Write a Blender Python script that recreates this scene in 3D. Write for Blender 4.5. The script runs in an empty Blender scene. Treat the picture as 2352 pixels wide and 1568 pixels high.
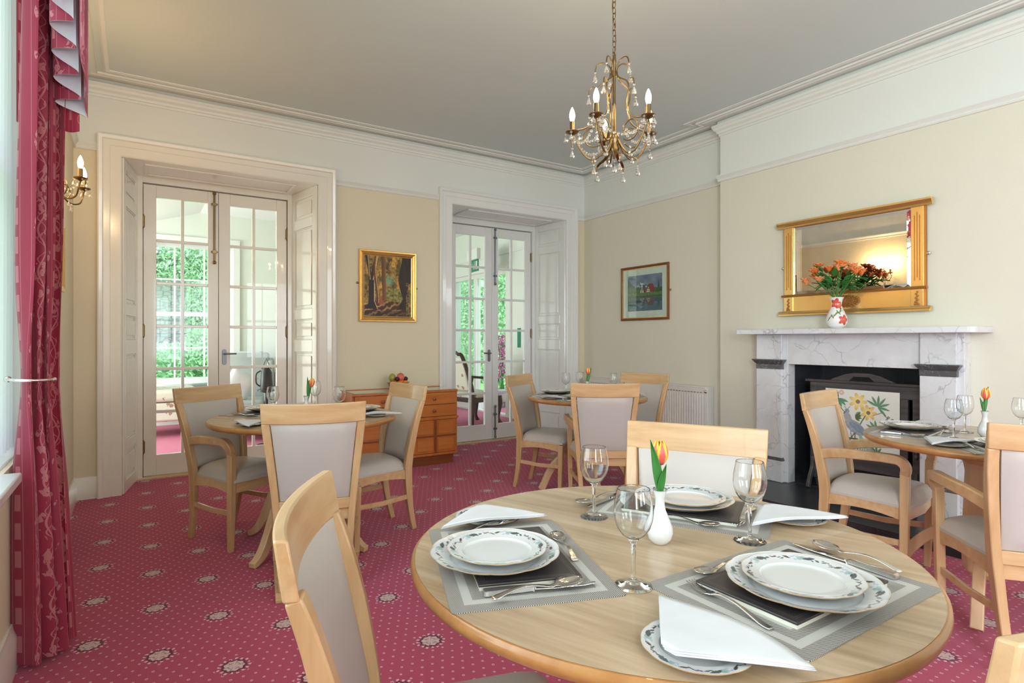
import bpy, math, random
from math import sin, cos, pi, radians, atan2, hypot, sqrt
from mathutils import Vector, Matrix, noise
random.seed(7)
sc = bpy.context.scene
COL = sc.collection

# ------------------------------------------------------------------ camera
H = 1.24; FPX = 1333.0; YAW = math.atan(869/1333.0)
cam_d = bpy.data.cameras.new('camera'); cam = bpy.data.objects.new('camera', cam_d); COL.objects.link(cam)
cam.location = (0, 0, H); cam.rotation_euler = (pi/2, 0, -YAW)
cam_d.sensor_fit = 'HORIZONTAL'; cam_d.sensor_width = 36.0; cam_d.lens = 36.0*FPX/2352.0
cam_d.shift_y = (780-784)/2352.0; cam_d.clip_start = 0.03; cam_d.clip_end = 200
sc.camera = cam

# ------------------------------------------------------------------ view, world, daylight
sc.view_settings.view_transform = 'Standard'; sc.view_settings.look = 'None'
sc.view_settings.gamma = 1.0; sc.view_settings.use_curve_mapping = False
sc.view_settings.exposure = 0.10
sc.cycles.max_bounces = 9; sc.cycles.diffuse_bounces = 4; sc.cycles.glossy_bounces = 3
sc.cycles.use_adaptive_sampling = True; sc.cycles.adaptive_threshold = 0.02
sc.cycles.transmission_bounces = 8; sc.cycles.transparent_max_bounces = 16
sc.cycles.caustics_reflective = False; sc.cycles.caustics_refractive = True
sc.cycles.sample_clamp_indirect = 6.0
W = bpy.data.worlds.new('daylight_sky'); sc.world = W; W.use_nodes = True
_n = W.node_tree.nodes; _n['Background'].inputs['Color'].default_value = (0.82, 0.92, 1.0, 1)
_n['Background'].inputs['Strength'].default_value = 2.2

def area(name, loc, rot, sx, sy, power, col):
    l = bpy.data.lights.new(name, 'AREA'); l.shape = 'RECTANGLE'; l.size = sx; l.size_y = sy
    l.energy = power; l.color = col
    o = bpy.data.objects.new(name, l); COL.objects.link(o); o.location = loc; o.rotation_euler = rot
    return o
# daylight coming in through the dining room windows
area('daylight_left_window', (-0.78, 1.80, 1.9), (0, -pi/2, 0), 2.1, 1.6, 50, (0.84, 0.92, 1.0))
area('daylight_left_window_far', (-0.78, -2.0, 1.9), (0, -pi/2, 0), 2.1, 1.8, 205, (0.84, 0.92, 1.0))
area('daylight_rear_window_near', (1.0, -4.5, 1.75), (pi/2, 0, 0), 1.3, 2.1, 60, (0.88, 0.94, 1.0))
area('daylight_rear_window_far', (3.1, -4.5, 1.75), (pi/2, 0, 0), 1.3, 2.1, 60, (0.88, 0.94, 1.0))
area('lounge_fill_light', (-2.6, 8.2, 1.6), (0, -pi/2, 0), 2.2, 2.6, 300, (0.95, 1.0, 0.98))  # added fill, out of view, to brighten the lounge

# ------------------------------------------------------------------ node expression helper
class X:
    def __init__(s, nt, v): s.nt = nt; s.v = v
    def _m(s, op, *a):
        n = s.nt.nodes.new('ShaderNodeMath'); n.operation = op
        for i, q in enumerate((s,)+a):
            q = q.v if isinstance(q, X) else q
            if isinstance(q, (int, float)): n.inputs[i].default_value = q
            else: s.nt.links.new(q, n.inputs[i])
        return X(s.nt, n.outputs[0])
    def __add__(s, o): return s._m('ADD', o)
    __radd__ = __add__
    def __sub__(s, o): return s._m('SUBTRACT', o)
    def __rsub__(s, o): return X(s.nt, o)._m('SUBTRACT', s)
    def __mul__(s, o): return s._m('MULTIPLY', o)
    __rmul__ = __mul__
    def __truediv__(s, o): return s._m('DIVIDE', o)
    def __lt__(s, o): return s._m('LESS_THAN', o)
    def __gt__(s, o): return s._m('GREATER_THAN', o)
    def abs(s): return s._m('ABSOLUTE')
    def frac(s): return s._m('FRACT')
    def floor(s): return s._m('FLOOR')
    def sin(s): return s._m('SINE')
    def min(s, o): return s._m('MINIMUM', o)
    def max(s, o): return s._m('MAXIMUM', o)
    def sqrt(s): return s._m('SQRT')
    def atan2(s, o): return s._m('ARCTAN2', o)
    def step(s, a, b):   # smooth ramp a..b -> 0..1
        n = s.nt.nodes.new('ShaderNodeMapRange'); s.nt.links.new(s.v, n.inputs[0])
        n.inputs[1].default_value = a; n.inputs[2].default_value = b
        return X(s.nt, n.outputs[0])

MATS = {}
def new_mat(name):
    m = bpy.data.materials.new(name); m.use_nodes = True; MATS[name] = m
    return m, m.node_tree, m.node_tree.nodes['Principled BSDF']
def setp(b, rough=.5, metal=0., spec=.5, coat=0., sheen=0., trans=0., ior=None):
    b.inputs['Roughness'].default_value = rough; b.inputs['Metallic'].default_value = metal
    b.inputs['Specular IOR Level'].default_value = spec; b.inputs['Coat Weight'].default_value = coat
    b.inputs['Sheen Weight'].default_value = sheen; b.inputs['Transmission Weight'].default_value = trans
    if ior: b.inputs['IOR'].default_value = ior
def c4(c): return (c[0], c[1], c[2], 1)
def coords(nt, kind='Object'):
    n = nt.nodes.new('ShaderNodeTexCoord'); s = nt.nodes.new('ShaderNodeSeparateXYZ')
    nt.links.new(n.outputs[kind], s.inputs[0])
    return X(nt, s.outputs[0]), X(nt, s.outputs[1]), X(nt, s.outputs[2]), n.outputs[kind]
def noise_n(nt, vec, scale, detail=4, rough=.5, mapping=None, out=0):
    if mapping:
        mp = nt.nodes.new('ShaderNodeMapping'); mp.inputs['Scale'].default_value = mapping
        nt.links.new(vec, mp.inputs[0]); vec = mp.outputs[0]
    n = nt.nodes.new('ShaderNodeTexNoise'); n.inputs['Scale'].default_value = scale
    n.inputs['Detail'].default_value = detail; n.inputs['Roughness'].default_value = rough
    nt.links.new(vec, n.inputs['Vector']); return X(nt, n.outputs[out])
def mix(nt, fac, a, b):
    n = nt.nodes.new('ShaderNodeMix'); n.data_type = 'RGBA'
    for idx, q in ((6, a), (7, b)):
        if isinstance(q, tuple): n.inputs[idx].default_value = c4(q)
        else: nt.links.new(q, n.inputs[idx])
    if isinstance(fac, X): nt.links.new(fac.v, n.inputs[0])
    else: n.inputs[0].default_value = fac
    return n.outputs[2]
def bump(nt, b, h, strength=.3, dist=.01):
    n = nt.nodes.new('ShaderNodeBump'); n.inputs['Strength'].default_value = strength
    n.inputs['Distance'].default_value = dist; nt.links.new(h.v, n.inputs['Height'])
    nt.links.new(n.outputs[0], b.inputs['Normal'])
def plain(name, col, rough=.5, metal=0., mott=.04, **k):
    m, nt, b = new_mat(name); b.inputs['Base Color'].default_value = c4(col); setp(b, rough, metal, **k)
    # faint mottling so no surface is perfectly flat in colour
    x, y, z, v = coords(nt); n = noise_n(nt, v, 14, 3)
    f = n.step(.3, .7)
    nt.links.new(mix(nt, f, tuple(c*(1-mott) for c in col), tuple(min(1, c*(1+mott)) for c in col)), b.inputs['Base Color'])
    return m
def wood(name, c1, c2, rough=.35, axis=0, scale=1., coat=.15):
    m, nt, b = new_mat(name); x, y, z, v = coords(nt)
    s = [26., 26., 26.]; s[axis] = 1.6
    n = noise_n(nt, v, scale, 6, .6, mapping=tuple(s)); n2 = noise_n(nt, v, 3.0, 2)
    f = (n.step(.35, .68)*.8 + n2.step(.3, .7)*.2)
    nt.links.new(mix(nt, f, c1, c2), b.inputs['Base Color']); setp(b, rough, coat=coat)
    bump(nt, b, n, .05, .002); return m
def attr_mat(name, attr='Col', rough=.4, **k):
    m, nt, b = new_mat(name); a = nt.nodes.new('ShaderNodeAttribute'); a.attribute_name = attr
    nt.links.new(a.outputs['Color'], b.inputs['Base Color']); setp(b, rough, **k); return m

# ---- walls (cream below the picture rail, white frieze above, embossed paper)
def wall_mat(name, low, high, zline):
    m, nt, b = new_mat(name)
    g = nt.nodes.new('ShaderNodeNewGeometry'); s = nt.nodes.new('ShaderNodeSeparateXYZ')
    nt.links.new(g.outputs['Position'], s.inputs[0]); z = X(nt, s.outputs[2])
    top = z > zline
    nt.links.new(mix(nt, top, low, high), b.inputs['Base Color']); setp(b, .55, spec=.35)
    n = noise_n(nt, g.outputs['Position'], 38, 2, .5); bump(nt, b, n*(1-top), .25, .006)
    return m
M_wall = wall_mat('cream_wallpaper', (.77, .69, .52), (.79, .81, .775), 2.75)
M_wall_r = wall_mat('cream_wallpaper_daylit', (.75, .725, .61), (.79, .81, .775), 2.75)  # same cream paper, with the cool daylight on this wall put into its colour
M_ceil = plain('ceiling_paint', (.68, .76, .765), .7, mott=.004, spec=.2)
M_gloss = plain('white_gloss_paint', (.84, .82, .75), .20, mott=.006, spec=.5, coat=.4)
M_gloss2 = plain('white_gloss_paint_cool', (.82, .83, .81), .16, mott=.006, spec=.5, coat=.3)
M_mould = plain('white_moulding_paint', (.79, .81, .775), .4, mott=.006)
M_lwall = plain('lounge_wall_paint', (.78, .82, .75), .6, mott=.01)
M_lceil = plain('lounge_ceiling_paint', (.88, .90, .90), .6, mott=.01)

# ---- carpet
def carpet():
    m, nt, b = new_mat('medallion_carpet')
    g = nt.nodes.new('ShaderNodeNewGeometry'); s = nt.nodes.new('ShaderNodeSeparateXYZ')
    nt.links.new(g.outputs['Position'], s.inputs[0]); x = X(nt, s.outputs[0]); y = X(nt, s.outputs[1])
    P = g.outputs['Position']
    wob = noise_n(nt, P, 45, 2)
    def cell(ox, oy, px, py):
        u = ((x-ox)/px+.5).frac()*px-px/2; v = ((y-oy)/py+.5).frac()*py-py/2
        return u, v
    def med(ox, oy):
        u, v = cell(ox, oy, .47, .48)
        r = (u*u+v*v).sqrt(); a = v.atan2(u)
        return u, v, r, a
    base = mix(nt, noise_n(nt, P, 260, 3, .7).step(.3, .7), (.31, .024, .055), (.46, .058, .105))
    base = mix(nt, noise_n(nt, P, 2.5, 3).step(.35, .7)*.5, base, (.40, .045, .095))
    # small dots
    dot = None
    for ox, oy in ((.018, .02), (.018+.02136, .02+.04364)):
        u, v = cell(ox, oy, .04273, .08727)
        d = ((u*u+v*v*.8).sqrt() + (wob-.5)*.004); k = (d < .0052)*(1-(d < .0016))
        dot = k if dot is None else dot.max(k)
    core = None
    for ox, oy in ((-.15, 2.907), (.085, 2.667)):
        u, v, r, a = med(ox, oy)
        lobes = (a*9).sin()*.0025
        rr = r + lobes + (wob-.5)*.004
        halo = (rr < .059)*(rr > .047)*((a*16).sin() > .1)
        ring = (rr < .0450)*(rr > .0360)
        spk = (r < .052)*(r > .042)*((a*12).sin() > .72)
        inner = (rr < .0365)
        vein = inner*((((a*3).sin().abs() < .24)*(r > .005)).max(((r-.021).abs() < .0026)*((a*4).sin() > -.3)))
        for nm, q in (('halo', halo), ('ring', ring.max(spk)), ('inner', inner), ('vein', vein)):
            if core is None or nm not in core: core = dict(core or {}, **{nm: q})
            else: core[nm] = core[nm].max(q)
        clear = (r > .066)
        dot = dot*clear
    col = mix(nt, dot*.55, base, (.84, .56, .62))
    col = mix(nt, core['halo']*.7, col, (.83, .60, .64))
    col = mix(nt, core['inner'], col, (.60, .43, .38))
    col = mix(nt, core['ring'], col, (.10, .008, .02))
    col = mix(nt, core['vein']*.8, col, (.25, .12, .14))
    nt.links.new(col, b.inputs['Base Color']); setp(b, .9, spec=.15, sheen=.25)
    b.inputs['Sheen Roughness'].default_value = .6; b.inputs['Sheen Tint'].default_value = (1., .62, .80, 1)
    bump(nt, b, noise_n(nt, P, 420, 2), .35, .004)
    return m
M_carpet = carpet()
M_lcarpet = plain('lounge_carpet_pink', (.50, .14, .22), .95)

M_beech = wood('beech_frame', (.50, .30, .135), (.655, .44, .24), .30, axis=2, scale=1)
M_beechx = wood('beech_rail', (.52, .315, .145), (.675, .46, .255), .28, axis=0, scale=1)
M_top = wood('light_oak_table_top', (.37, .255, .145), (.60, .455, .305), .26, axis=1, scale=1.0)
M_edge = wood('table_edge_wood', (.38, .17, .05), (.50, .25, .085), .3, axis=0)
M_ped = wood('table_pedestal_wood', (.60, .38, .20), (.72, .50, .30), .3, axis=2)
M_teak = wood('teak_sideboard', (.46, .13, .025), (.60, .20, .045), .3, axis=2, scale=.7)
M_teakx = wood('teak_drawer', (.48, .14, .03), (.62, .22, .05), .3, axis=0, scale=.7)
M_teakd = wood('teak_dark_plinth', (.20, .05, .012), (.28, .08, .02), .4, axis=0)
def leather(name, col):
    m, nt, b = new_mat(name); x, y, z, v = coords(nt)
    b.inputs['Base Color'].default_value = c4(col); setp(b, .38, spec=.45)
    bump(nt, b, noise_n(nt, v, 420, 2), .12, .001); return m
M_leather = leather('taupe_leatherette', (.52, .48, .44))
M_brass = plain('aged_brass', (.26, .18, .085), .34, 1.0)
M_gold = plain('gilt_gold', (.88, .58, .22), .26, .85)
M_golddk = plain('gilt_gold_dark', (.45, .20, .05), .4, .6)  # darker gilt for the mirror's beads, flutes and carving
M_chrome = plain('polished_steel', (.72, .70, .67), .12, 1.0)
M_steel = plain('satin_steel', (.22, .24, .25), .42, 1.0)
M_white = plain('white_porcelain', (.70, .71, .71), .08, coat=.4)
M_napkin = plain('white_paper_napkin', (.68, .69, .71), .8)
M_black = plain('black_metal', (.02, .02, .022), .4)
M_stem = plain('green_stem', (.07, .25, .05), .45)
M_leaf = plain('green_leaf', (.04, .20, .035), .4)
M_mirror = plain('mirror_glass', (.93, .93, .92), .01, 1.0)
M_rad = plain('radiator_enamel', (.80, .79, .74), .3)
M_screen = wood('dark_stained_oak', (.035, .033, .036), (.10, .09, .09), .4, axis=1)
M_pic = attr_mat('painted_canvas', rough=.45)
M_print = attr_mat('framed_print', rough=.25)
M_needle = attr_mat('needlework_panel', rough=.9)
M_plate = attr_mat('leaf_pattern_china', rough=.08, coat=.5)
M_vasep = attr_mat('poppy_pattern_china', rough=.1, coat=.4)
M_frame_br = wood('brown_picture_frame', (.16, .045, .012), (.26, .08, .02), .3, axis=0)
M_mount = plain('picture_mount_card', (.74, .76, .70), .3)

def glass_thin(name, tint=(.97, .99, .98), f0=.06, rough=.0):
    m = bpy.data.materials.new(name); m.use_nodes = True; nt = m.node_tree; MATS[name] = m
    for n in list(nt.nodes): nt.nodes.remove(n)
    o = nt.nodes.new('ShaderNodeOutputMaterial'); t = nt.nodes.new('ShaderNodeBsdfTransparent'); g = nt.nodes.new('ShaderNodeBsdfGlossy')
    t.inputs[0].default_value = c4(tint); g.inputs['Roughness'].default_value = rough
    lw = nt.nodes.new('ShaderNodeLayerWeight'); lw.inputs[0].default_value = .5
    f = X(nt, lw.outputs['Facing']); f = f*f*f*.80+f0
    mx = nt.nodes.new('ShaderNodeMixShader'); nt.links.new(f.v, mx.inputs[0])
    nt.links.new(t.outputs[0], mx.inputs[1]); nt.links.new(g.outputs[0], mx.inputs[2]); nt.links.new(mx.outputs[0], o.inputs[0])
    return m
M_pane = glass_thin('window_pane_glass', (.965, 1.0, .985), .015)
M_wine = glass_thin('wine_glass_thin', (.93, .945, .945), .12)
M_bowlglass = glass_thin('bowl_glass', (.80, .85, .80), .08)
m, nt, b = new_mat('solid_clear_glass'); setp(b, .02, trans=1., ior=1.45); b.inputs['Base Color'].default_value = (.96, .98, .98, 1); M_glass = m
m, nt, b = new_mat('cut_crystal'); setp(b, .03, trans=.93, ior=1.5, spec=.8); b.inputs['Base Color'].default_value = (1, .97, .92, 1); M_crystal = m
m, nt, b = new_mat('glass_table_sheet'); setp(b, .05, trans=.0, spec=.6, coat=.6); b.inputs['Base Color'].default_value = (.40, .44, .34, 1); M_sheet = m

def emit(name, col, s):
    m, nt, b = new_mat(name); b.inputs['Base Color'].default_value = c4(col)
    b.inputs['Emission Color'].default_value = c4(col); b.inputs['Emission Strength'].default_value = s; return m
M_bulb = emit('lit_candle_bulb', (1.0, .82, .50), 14.)

def voile():
    m = bpy.data.materials.new('white_voile'); m.use_nodes = True; nt = m.node_tree; MATS['voile'] = m
    for n in list(nt.nodes): nt.nodes.remove(n)
    o = nt.nodes.new('ShaderNodeOutputMaterial'); t = nt.nodes.new('ShaderNodeBsdfTranslucent'); d = nt.nodes.new('ShaderNodeBsdfDiffuse')
    x, y, z, v = coords(nt); w = (z*900).sin()*.02
    t.inputs[0].default_value = (.92, .95, 1, 1); d.inputs[0].default_value = (.85, .88, .92, 1)
    mx = nt.nodes.new('ShaderNodeMixShader'); nt.links.new((w+.55).v, mx.inputs[0])
    nt.links.new(d.outputs[0], mx.inputs[1]); nt.links.new(t.outputs[0], mx.inputs[2]); nt.links.new(mx.outputs[0], o.inputs[0]); return m
M_voile = voile()
M_lining = plain('white_curtain_lining', (.62, .64, .68), .8)

def damask(name):
    m, nt, b = new_mat(name); u, v, w, vec = coords(nt, 'UV')
    # u, v in metres across / down the cloth
    u = u*1.5; v = v*1.5
    base = (.42, .040, .085)
    uu = (u/.30).frac()*.30
    st = ((uu-.035).abs() < .014)                      # plain satin bar
    stepd = st*((v/.16).frac() > .42)                  # broken into blocks
    ln = ((uu-.062).abs() < .0022).max((uu-.010).abs() < .0022).max((uu-.25).abs() < .002)
    c = (v*(2*pi/.24)).sin()*.028+.155
    d = (uu-c).abs(); a2 = (v*(2*pi/.12)+1.1).sin()*.03+.155
    n = noise_n(nt, vec, 60, 2)
    vine = (d < .0070).max(((uu-a2).abs()+(n-.5)*.01 < .004))
    lv = nt.nodes.new('ShaderNodeTexVoronoi'); lv.inputs['Scale'].default_value = 26; nt.links.new(vec, lv.inputs['Vector'])
    leafd = X(nt, lv.outputs['Distance'])
    leaf = (leafd < .42)*(d < .050)*((n > .42))
    sc_ = vine.max(leaf)
    col = mix(nt, stepd*.55, base, (.80, .34, .36))
    col = mix(nt, ln*.5, col, (.75, .30, .32))
    col = mix(nt, sc_*.62, col, (.80, .36, .37))
    nt.links.new(col, b.inputs['Base Color']); setp(b, .5, spec=.4, sheen=.3)
    # a little daylight soaks through the cloth
    tr = nt.nodes.new('ShaderNodeBsdfTranslucent'); nt.links.new(col, tr.inputs[0])
    mx = nt.nodes.new('ShaderNodeMixShader'); mx.inputs[0].default_value = .32
    out = [q for q in nt.nodes if q.type == 'OUTPUT_MATERIAL'][0]
    nt.links.new(b.outputs[0], mx.inputs[1]); nt.links.new(tr.outputs[0], mx.inputs[2]); nt.links.new(mx.outputs[0], out.inputs[0])
    return m
M_damask = damask('raspberry_damask')

def marble(name, base, vein, scale=3., width=.03, rough=.22):
    m, nt, b = new_mat(name)
    g = nt.nodes.new('ShaderNodeNewGeometry'); P = g.outputs['Position']
    n0 = nt.nodes.new('ShaderNodeTexNoise'); n0.inputs['Scale'].default_value = scale; n0.inputs['Detail'].default_value = 5
    nt.links.new(P, n0.inputs['Vector'])
    vm = nt.nodes.new('ShaderNodeVectorMath'); vm.operation = 'MULTIPLY_ADD'; vm.inputs[1].default_value = (.5, .5, .5)
    nt.links.new(n0.outputs['Color'], vm.inputs[0]); nt.links.new(P, vm.inputs[2])
    vo = nt.nodes.new('ShaderNodeTexVoronoi'); vo.feature = 'DISTANCE_TO_EDGE'; vo.inputs['Scale'].default_value = scale*1.3
    nt.links.new(vm.outputs[0], vo.inputs['Vector']); d = X(nt, vo.outputs['Distance'])
    f = (1-d.step(0, width))*noise_n(nt, P, scale*2, 3).step(.42, .62)
    cl = noise_n(nt, P, scale*1.6, 6, .6).step(.35, .75)
    col = mix(nt, cl*.55, base, tuple(c*.72 for c in base)); col = mix(nt, f*.8, col, vein)
    nt.links.new(col, b.inputs['Base Color']); setp(b, rough, spec=.5, coat=.15); return m
M_marble = marble('white_veined_marble', (.76, .77, .79), (.34, .35, .38), 3.6, .030)
M_marbled = marble('dark_grey_marble', (.10, .10, .105), (.55, .55, .55), 9., .03)
def tiles(name, col, grout, size, rough):
    m, nt, b = new_mat(name)
    g = nt.nodes.new('ShaderNodeNewGeometry'); s = nt.nodes.new('ShaderNodeSeparateXYZ'); nt.links.new(g.outputs['Position'], s.inputs[0])
    ls = None
    for i in range(3):
        q = X(nt, s.outputs[i]); e = ((q/size+.37).frac()-.5).abs() > (.5-.0025/size)
        ls = e if ls is None else ls.max(e)
    cl = noise_n(nt, g.outputs['Position'], 5, 3)
    nt.links.new(mix(nt, ls, mix(nt, cl, col, tuple(c*1.5 for c in col)), grout), b.inputs['Base Color']); setp(b, rough); return m
M_tile = tiles('black_hearth_tiles', (.028, .030, .036), (.06, .065, .07), .155, .3)

def mat_weave():
    m, nt, b = new_mat('striped_woven_vinyl'); x, y, z, v = coords(nt)
    e = (.225-x.abs()).min(.16-y.abs())
    st = (((x+y)/.0042).frac() > .5)
    st2 = (((x-y*.25)/.0045).frac() > .45)
    A = (e < .026).max((e > .043)*(e < .068))
    col = mix(nt, st, (.10, .09, .08), (.52, .50, .46))
    plainc = mix(nt, st2*.35, (.56, .55, .51), (.40, .39, .36))
    nt.links.new(mix(nt, A, plainc, col), b.inputs['Base Color']); setp(b, .45)
    bump(nt, b, st, .2, .001); return m
M_mat = mat_weave()
def folder_mat():
    m, nt, b = new_mat('dark_brown_leatherette_cover'); x, y, z, v = coords(nt)
    e = (.15-x.abs()).min(.10-y.abs())
    dash = ((x*1500).sin() > -.4)*((y*1500).sin() > -.4)
    l1 = (((e-.010).abs() < .0005).max((e-.0140).abs() < .0005))*dash
    nt.links.new(mix(nt, l1, (.042, .034, .033), (.24, .22, .21)), b.inputs['Base Color']); setp(b, .38)
    bump(nt, b, noise_n(nt, v, 300, 2), .15, .001); return m
M_folder = folder_mat()
M_tan = plain('tan_board_edge', (.55, .36, .17), .6)
M_folder_page = plain('cream_board_edge', (.75, .74, .62), .7)
def tulip_mat():
    m, nt, b = new_mat('red_yellow_tulip_petal'); u, v, w, vec = coords(nt, 'UV')
    f = ((u-.5).abs()*2.2+v*.75+(noise_n(nt, vec, 9, 2)-.5)*.35)
    nt.links.new(mix(nt, f.step(.75, 1.15), (.72, .10, .09), (.95, .60, .06)), b.inputs['Base Color']); setp(b, .4); return m
M_tulip = tulip_mat()
def foliage(name, a, c, holes=True):
    m, nt, b = new_mat(name); x, y, z, v = coords(nt); n = noise_n(nt, v, 7, 4, .7)
    nt.links.new(mix(nt, n.step(.3, .7), a, c), b.inputs['Base Color']); setp(b, .6); return m
M_fol = foliage('garden_foliage', (.42, .70, .42), (.86, .97, .78))
M_fold = foliage('hedge_foliage', (.22, .50, .30), (.66, .88, .66))
M_grass = foliage('lawn_grass', (.34, .72, .22), (.48, .85, .32))
def stone():
    m, nt, b = new_mat('rubble_stone'); x, y, z, v = coords(nt)
    mp = nt.nodes.new('ShaderNodeMapping'); mp.inputs['Scale'].default_value = (2.2, 2.2, 4.6); nt.links.new(v, mp.inputs[0])
    vo = nt.nodes.new('ShaderNodeTexVoronoi'); vo.feature = 'DISTANCE_TO_EDGE'; vo.inputs['Scale'].default_value = 1.6; nt.links.new(mp.outputs[0], vo.inputs['Vector'])
    e = X(nt, vo.outputs['Distance']).step(.0, .09)
    c = mix(nt, noise_n(nt, v, 3, 3).step(.3, .7), (.52, .51, .48), (.38, .37, .37))
    nt.links.new(mix(nt, e, (.16, .15, .15), c), b.inputs['Base Color']); setp(b, .9); return m
M_stone = stone()
M_greyup = plain('grey_upholstery', (.40, .45, .44), .85)
m, nt, b = new_mat('floral_upholstery'); x, y, z, v = coords(nt)
vo = nt.nodes.new('ShaderNodeTexVoronoi'); vo.inputs['Scale'].default_value = 9; nt.links.new(v, vo.inputs['Vector'])
nt.links.new(mix(nt, (X(nt, vo.outputs['Distance'])+(noise_n(nt, v, 40, 2)-.5)*.5) < .22, (.70, .70, .58), (.42, .24, .18)), b.inputs['Base Color']); setp(b, .85); M_floral = m
M_walnut = plain('dark_carved_walnut', (.07, .045, .035), .3)
M_signg = plain('sign_green', (.0, .22, .12), .4)

# ------------------------------------------------------------------ mesh helpers
def cr(P, V, k):
    """smooth a polyline (and the sizes that go with it) with a Catmull-Rom spline"""
    n = len(P); OP, OV = [], []
    for i in range(n-1):
        p0, p1, p2, p3 = P[max(i-1, 0)], P[i], P[i+1], P[min(i+2, n-1)]
        for j in range(k):
            t = j/k; OP.append(.5*((2*p1)+(p2-p0)*t+(2*p0-5*p1+4*p2-p3)*t*t+(3*p1-p0-3*p2+p3)*t**3))
            OV.append([a+(c-a)*t for a, c in zip(V[i], V[i+1])])
    return OP+[P[-1]], OV+[list(V[-1])]
class MB:
    def __init__(s): s.v = []; s.f = []; s.uv = {}; s.mi = []; s.cur = 0
    def add(s, vs, fs, uvs=None):
        o = len(s.v); s.v += [tuple(p) for p in vs]
        for k, f in enumerate(fs):
            if uvs: s.uv[len(s.f)] = [uvs[i] for i in f]
            s.f.append(tuple(i+o for i in f)); s.mi.append(s.cur)
        return s
    nb = 0
    def box(s, x0, y0, z0, x1, y1, z1):
        MB.nb += 1; e = (MB.nb % 7)*.00007; x0 -= e; y0 -= e; z0 -= e; x1 += e; y1 += e; z1 += e   # no two boxes share a plane
        v = [(x, y, z) for x in (x0, x1) for y in (y0, y1) for z in (z0, z1)]
        return s.add(v, [(0, 1, 3, 2), (4, 6, 7, 5), (0, 4, 5, 1), (2, 3, 7, 6), (0, 2, 6, 4), (1, 5, 7, 3)])
    def hexa(s, b4, t4):
        return s.add(list(b4)+list(t4), [(3, 2, 1, 0), (4, 5, 6, 7), (0, 1, 5, 4), (1, 2, 6, 5), (2, 3, 7, 6), (3, 0, 4, 7)])
    def prism(s, poly, axis, a, b):
        def P(p, h): return {0: (h, p[0], p[1]), 1: (p[0], h, p[1]), 2: (p[0], p[1], h)}[axis]
        n = len(poly); v = [P(p, a) for p in poly]+[P(p, b) for p in poly]
        f = [tuple(range(n-1, -1, -1)), tuple(range(n, 2*n))]+[(i, (i+1) % n, (i+1) % n+n, i+n) for i in range(n)]
        return s.add(v, f)
    def lathe(s, prof, seg=24, c=(0, 0, 0), rf=None, cap=False):
        v = []; f = []
        for (r, z) in prof:
            for k in range(seg):
                a = 2*pi*k/seg; q = r*(rf(a, r) if rf else 1)
                v.append((c[0]+q*cos(a), c[1]+q*sin(a), c[2]+z))
        for i in range(len(prof)-1):
            for k in range(seg):
                k2 = (k+1) % seg; f.append((i*seg+k, i*seg+k2, (i+1)*seg+k2, (i+1)*seg+k))
        if cap: f.append(tuple(range(seg-1, -1, -1))); f.append(tuple((len(prof)-1)*seg+k for k in range(seg)))
        return s.add(v, f)
    def tube(s, pts, r, seg=8, close=False, cap=True):
        P = [Vector(p) for p in pts]; n = len(P); rs = r if isinstance(r, (list, tuple)) else [r]*n
        if not close and 4 <= n <= 10: P, q = cr(P, [[a] for a in rs], 5); rs = [a[0] for a in q]; n = len(P)
        v = []; f = []; up = None
        for i in range(n):
            if close: t = P[(i+1) % n]-P[i-1]
            else: t = P[min(i+1, n-1)]-P[max(i-1, 0)]
            if t.length < 1e-9: t = Vector((0, 0, 1))
            t.normalize()
            if up is None: up = t.orthogonal().normalized()
            up = (up-t*up.dot(t))
            up = up.normalized() if up.length > 1e-6 else t.orthogonal().normalized()
            w = t.cross(up)
            for k in range(seg):
                a = 2*pi*k/seg; v.append(P[i]+(up*cos(a)+w*sin(a))*rs[i])
        m = n if close else n-1
        for i in range(m):
            j = (i+1) % n
            for k in range(seg):
                k2 = (k+1) % seg; f.append((i*seg+k, i*seg+k2, j*seg+k2, j*seg+k))
        if cap and not close: f.append(tuple(range(seg-1, -1, -1))); f.append(tuple((n-1)*seg+k for k in range(seg)))
        return s.add(v, f)
    def bar(s, pts, sizes, side):
        """rectangular bar; sizes (w along side, h along normal) per point"""
        P = [Vector(p) for p in pts]; n = len(P)
        if isinstance(sizes, tuple): sizes = [sizes]*n
        if n >= 4: P, sizes = cr(P, sizes, 4); n = len(P)
        sd = Vector(side).normalized(); v = []; f = []
        for i in range(n):
            t = (P[min(i+1, n-1)]-P[max(i-1, 0)]).normalized(); w = (sd-t*sd.dot(t)).normalized(); h = t.cross(w)
            a, b_ = sizes[i][0]/2, sizes[i][1]/2
            v += [P[i]+w*a+h*b_, P[i]-w*a+h*b_, P[i]-w*a-h*b_, P[i]+w*a-h*b_]
        for i in range(n-1):
            for k in range(4):
                k2 = (k+1) % 4; f.append((i*4+k, i*4+k2, (i+1)*4+k2, (i+1)*4+k))
        f.append((3, 2, 1, 0)); f.append(tuple((n-1)*4+k for k in range(4)))
        return s.add(v, f)
    def grid(s, fn, nu, nv, uv=True, close_u=False):
        v = []; f = []; uvs = []
        for j in range(nv+1):
            for i in range(nu+1 if not close_u else nu):
                v.append(fn(i/nu, j/nv)); uvs.append((i/nu, j/nv))
        w = nu if close_u else nu+1
        for j in range(nv):
            for i in range(nu):
                i2 = (i+1) % w; f.append((j*w+i, j*w+i2, (j+1)*w+i2, (j+1)*w+i))
        return s.add(v, f, uvs if uv else None)
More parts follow.
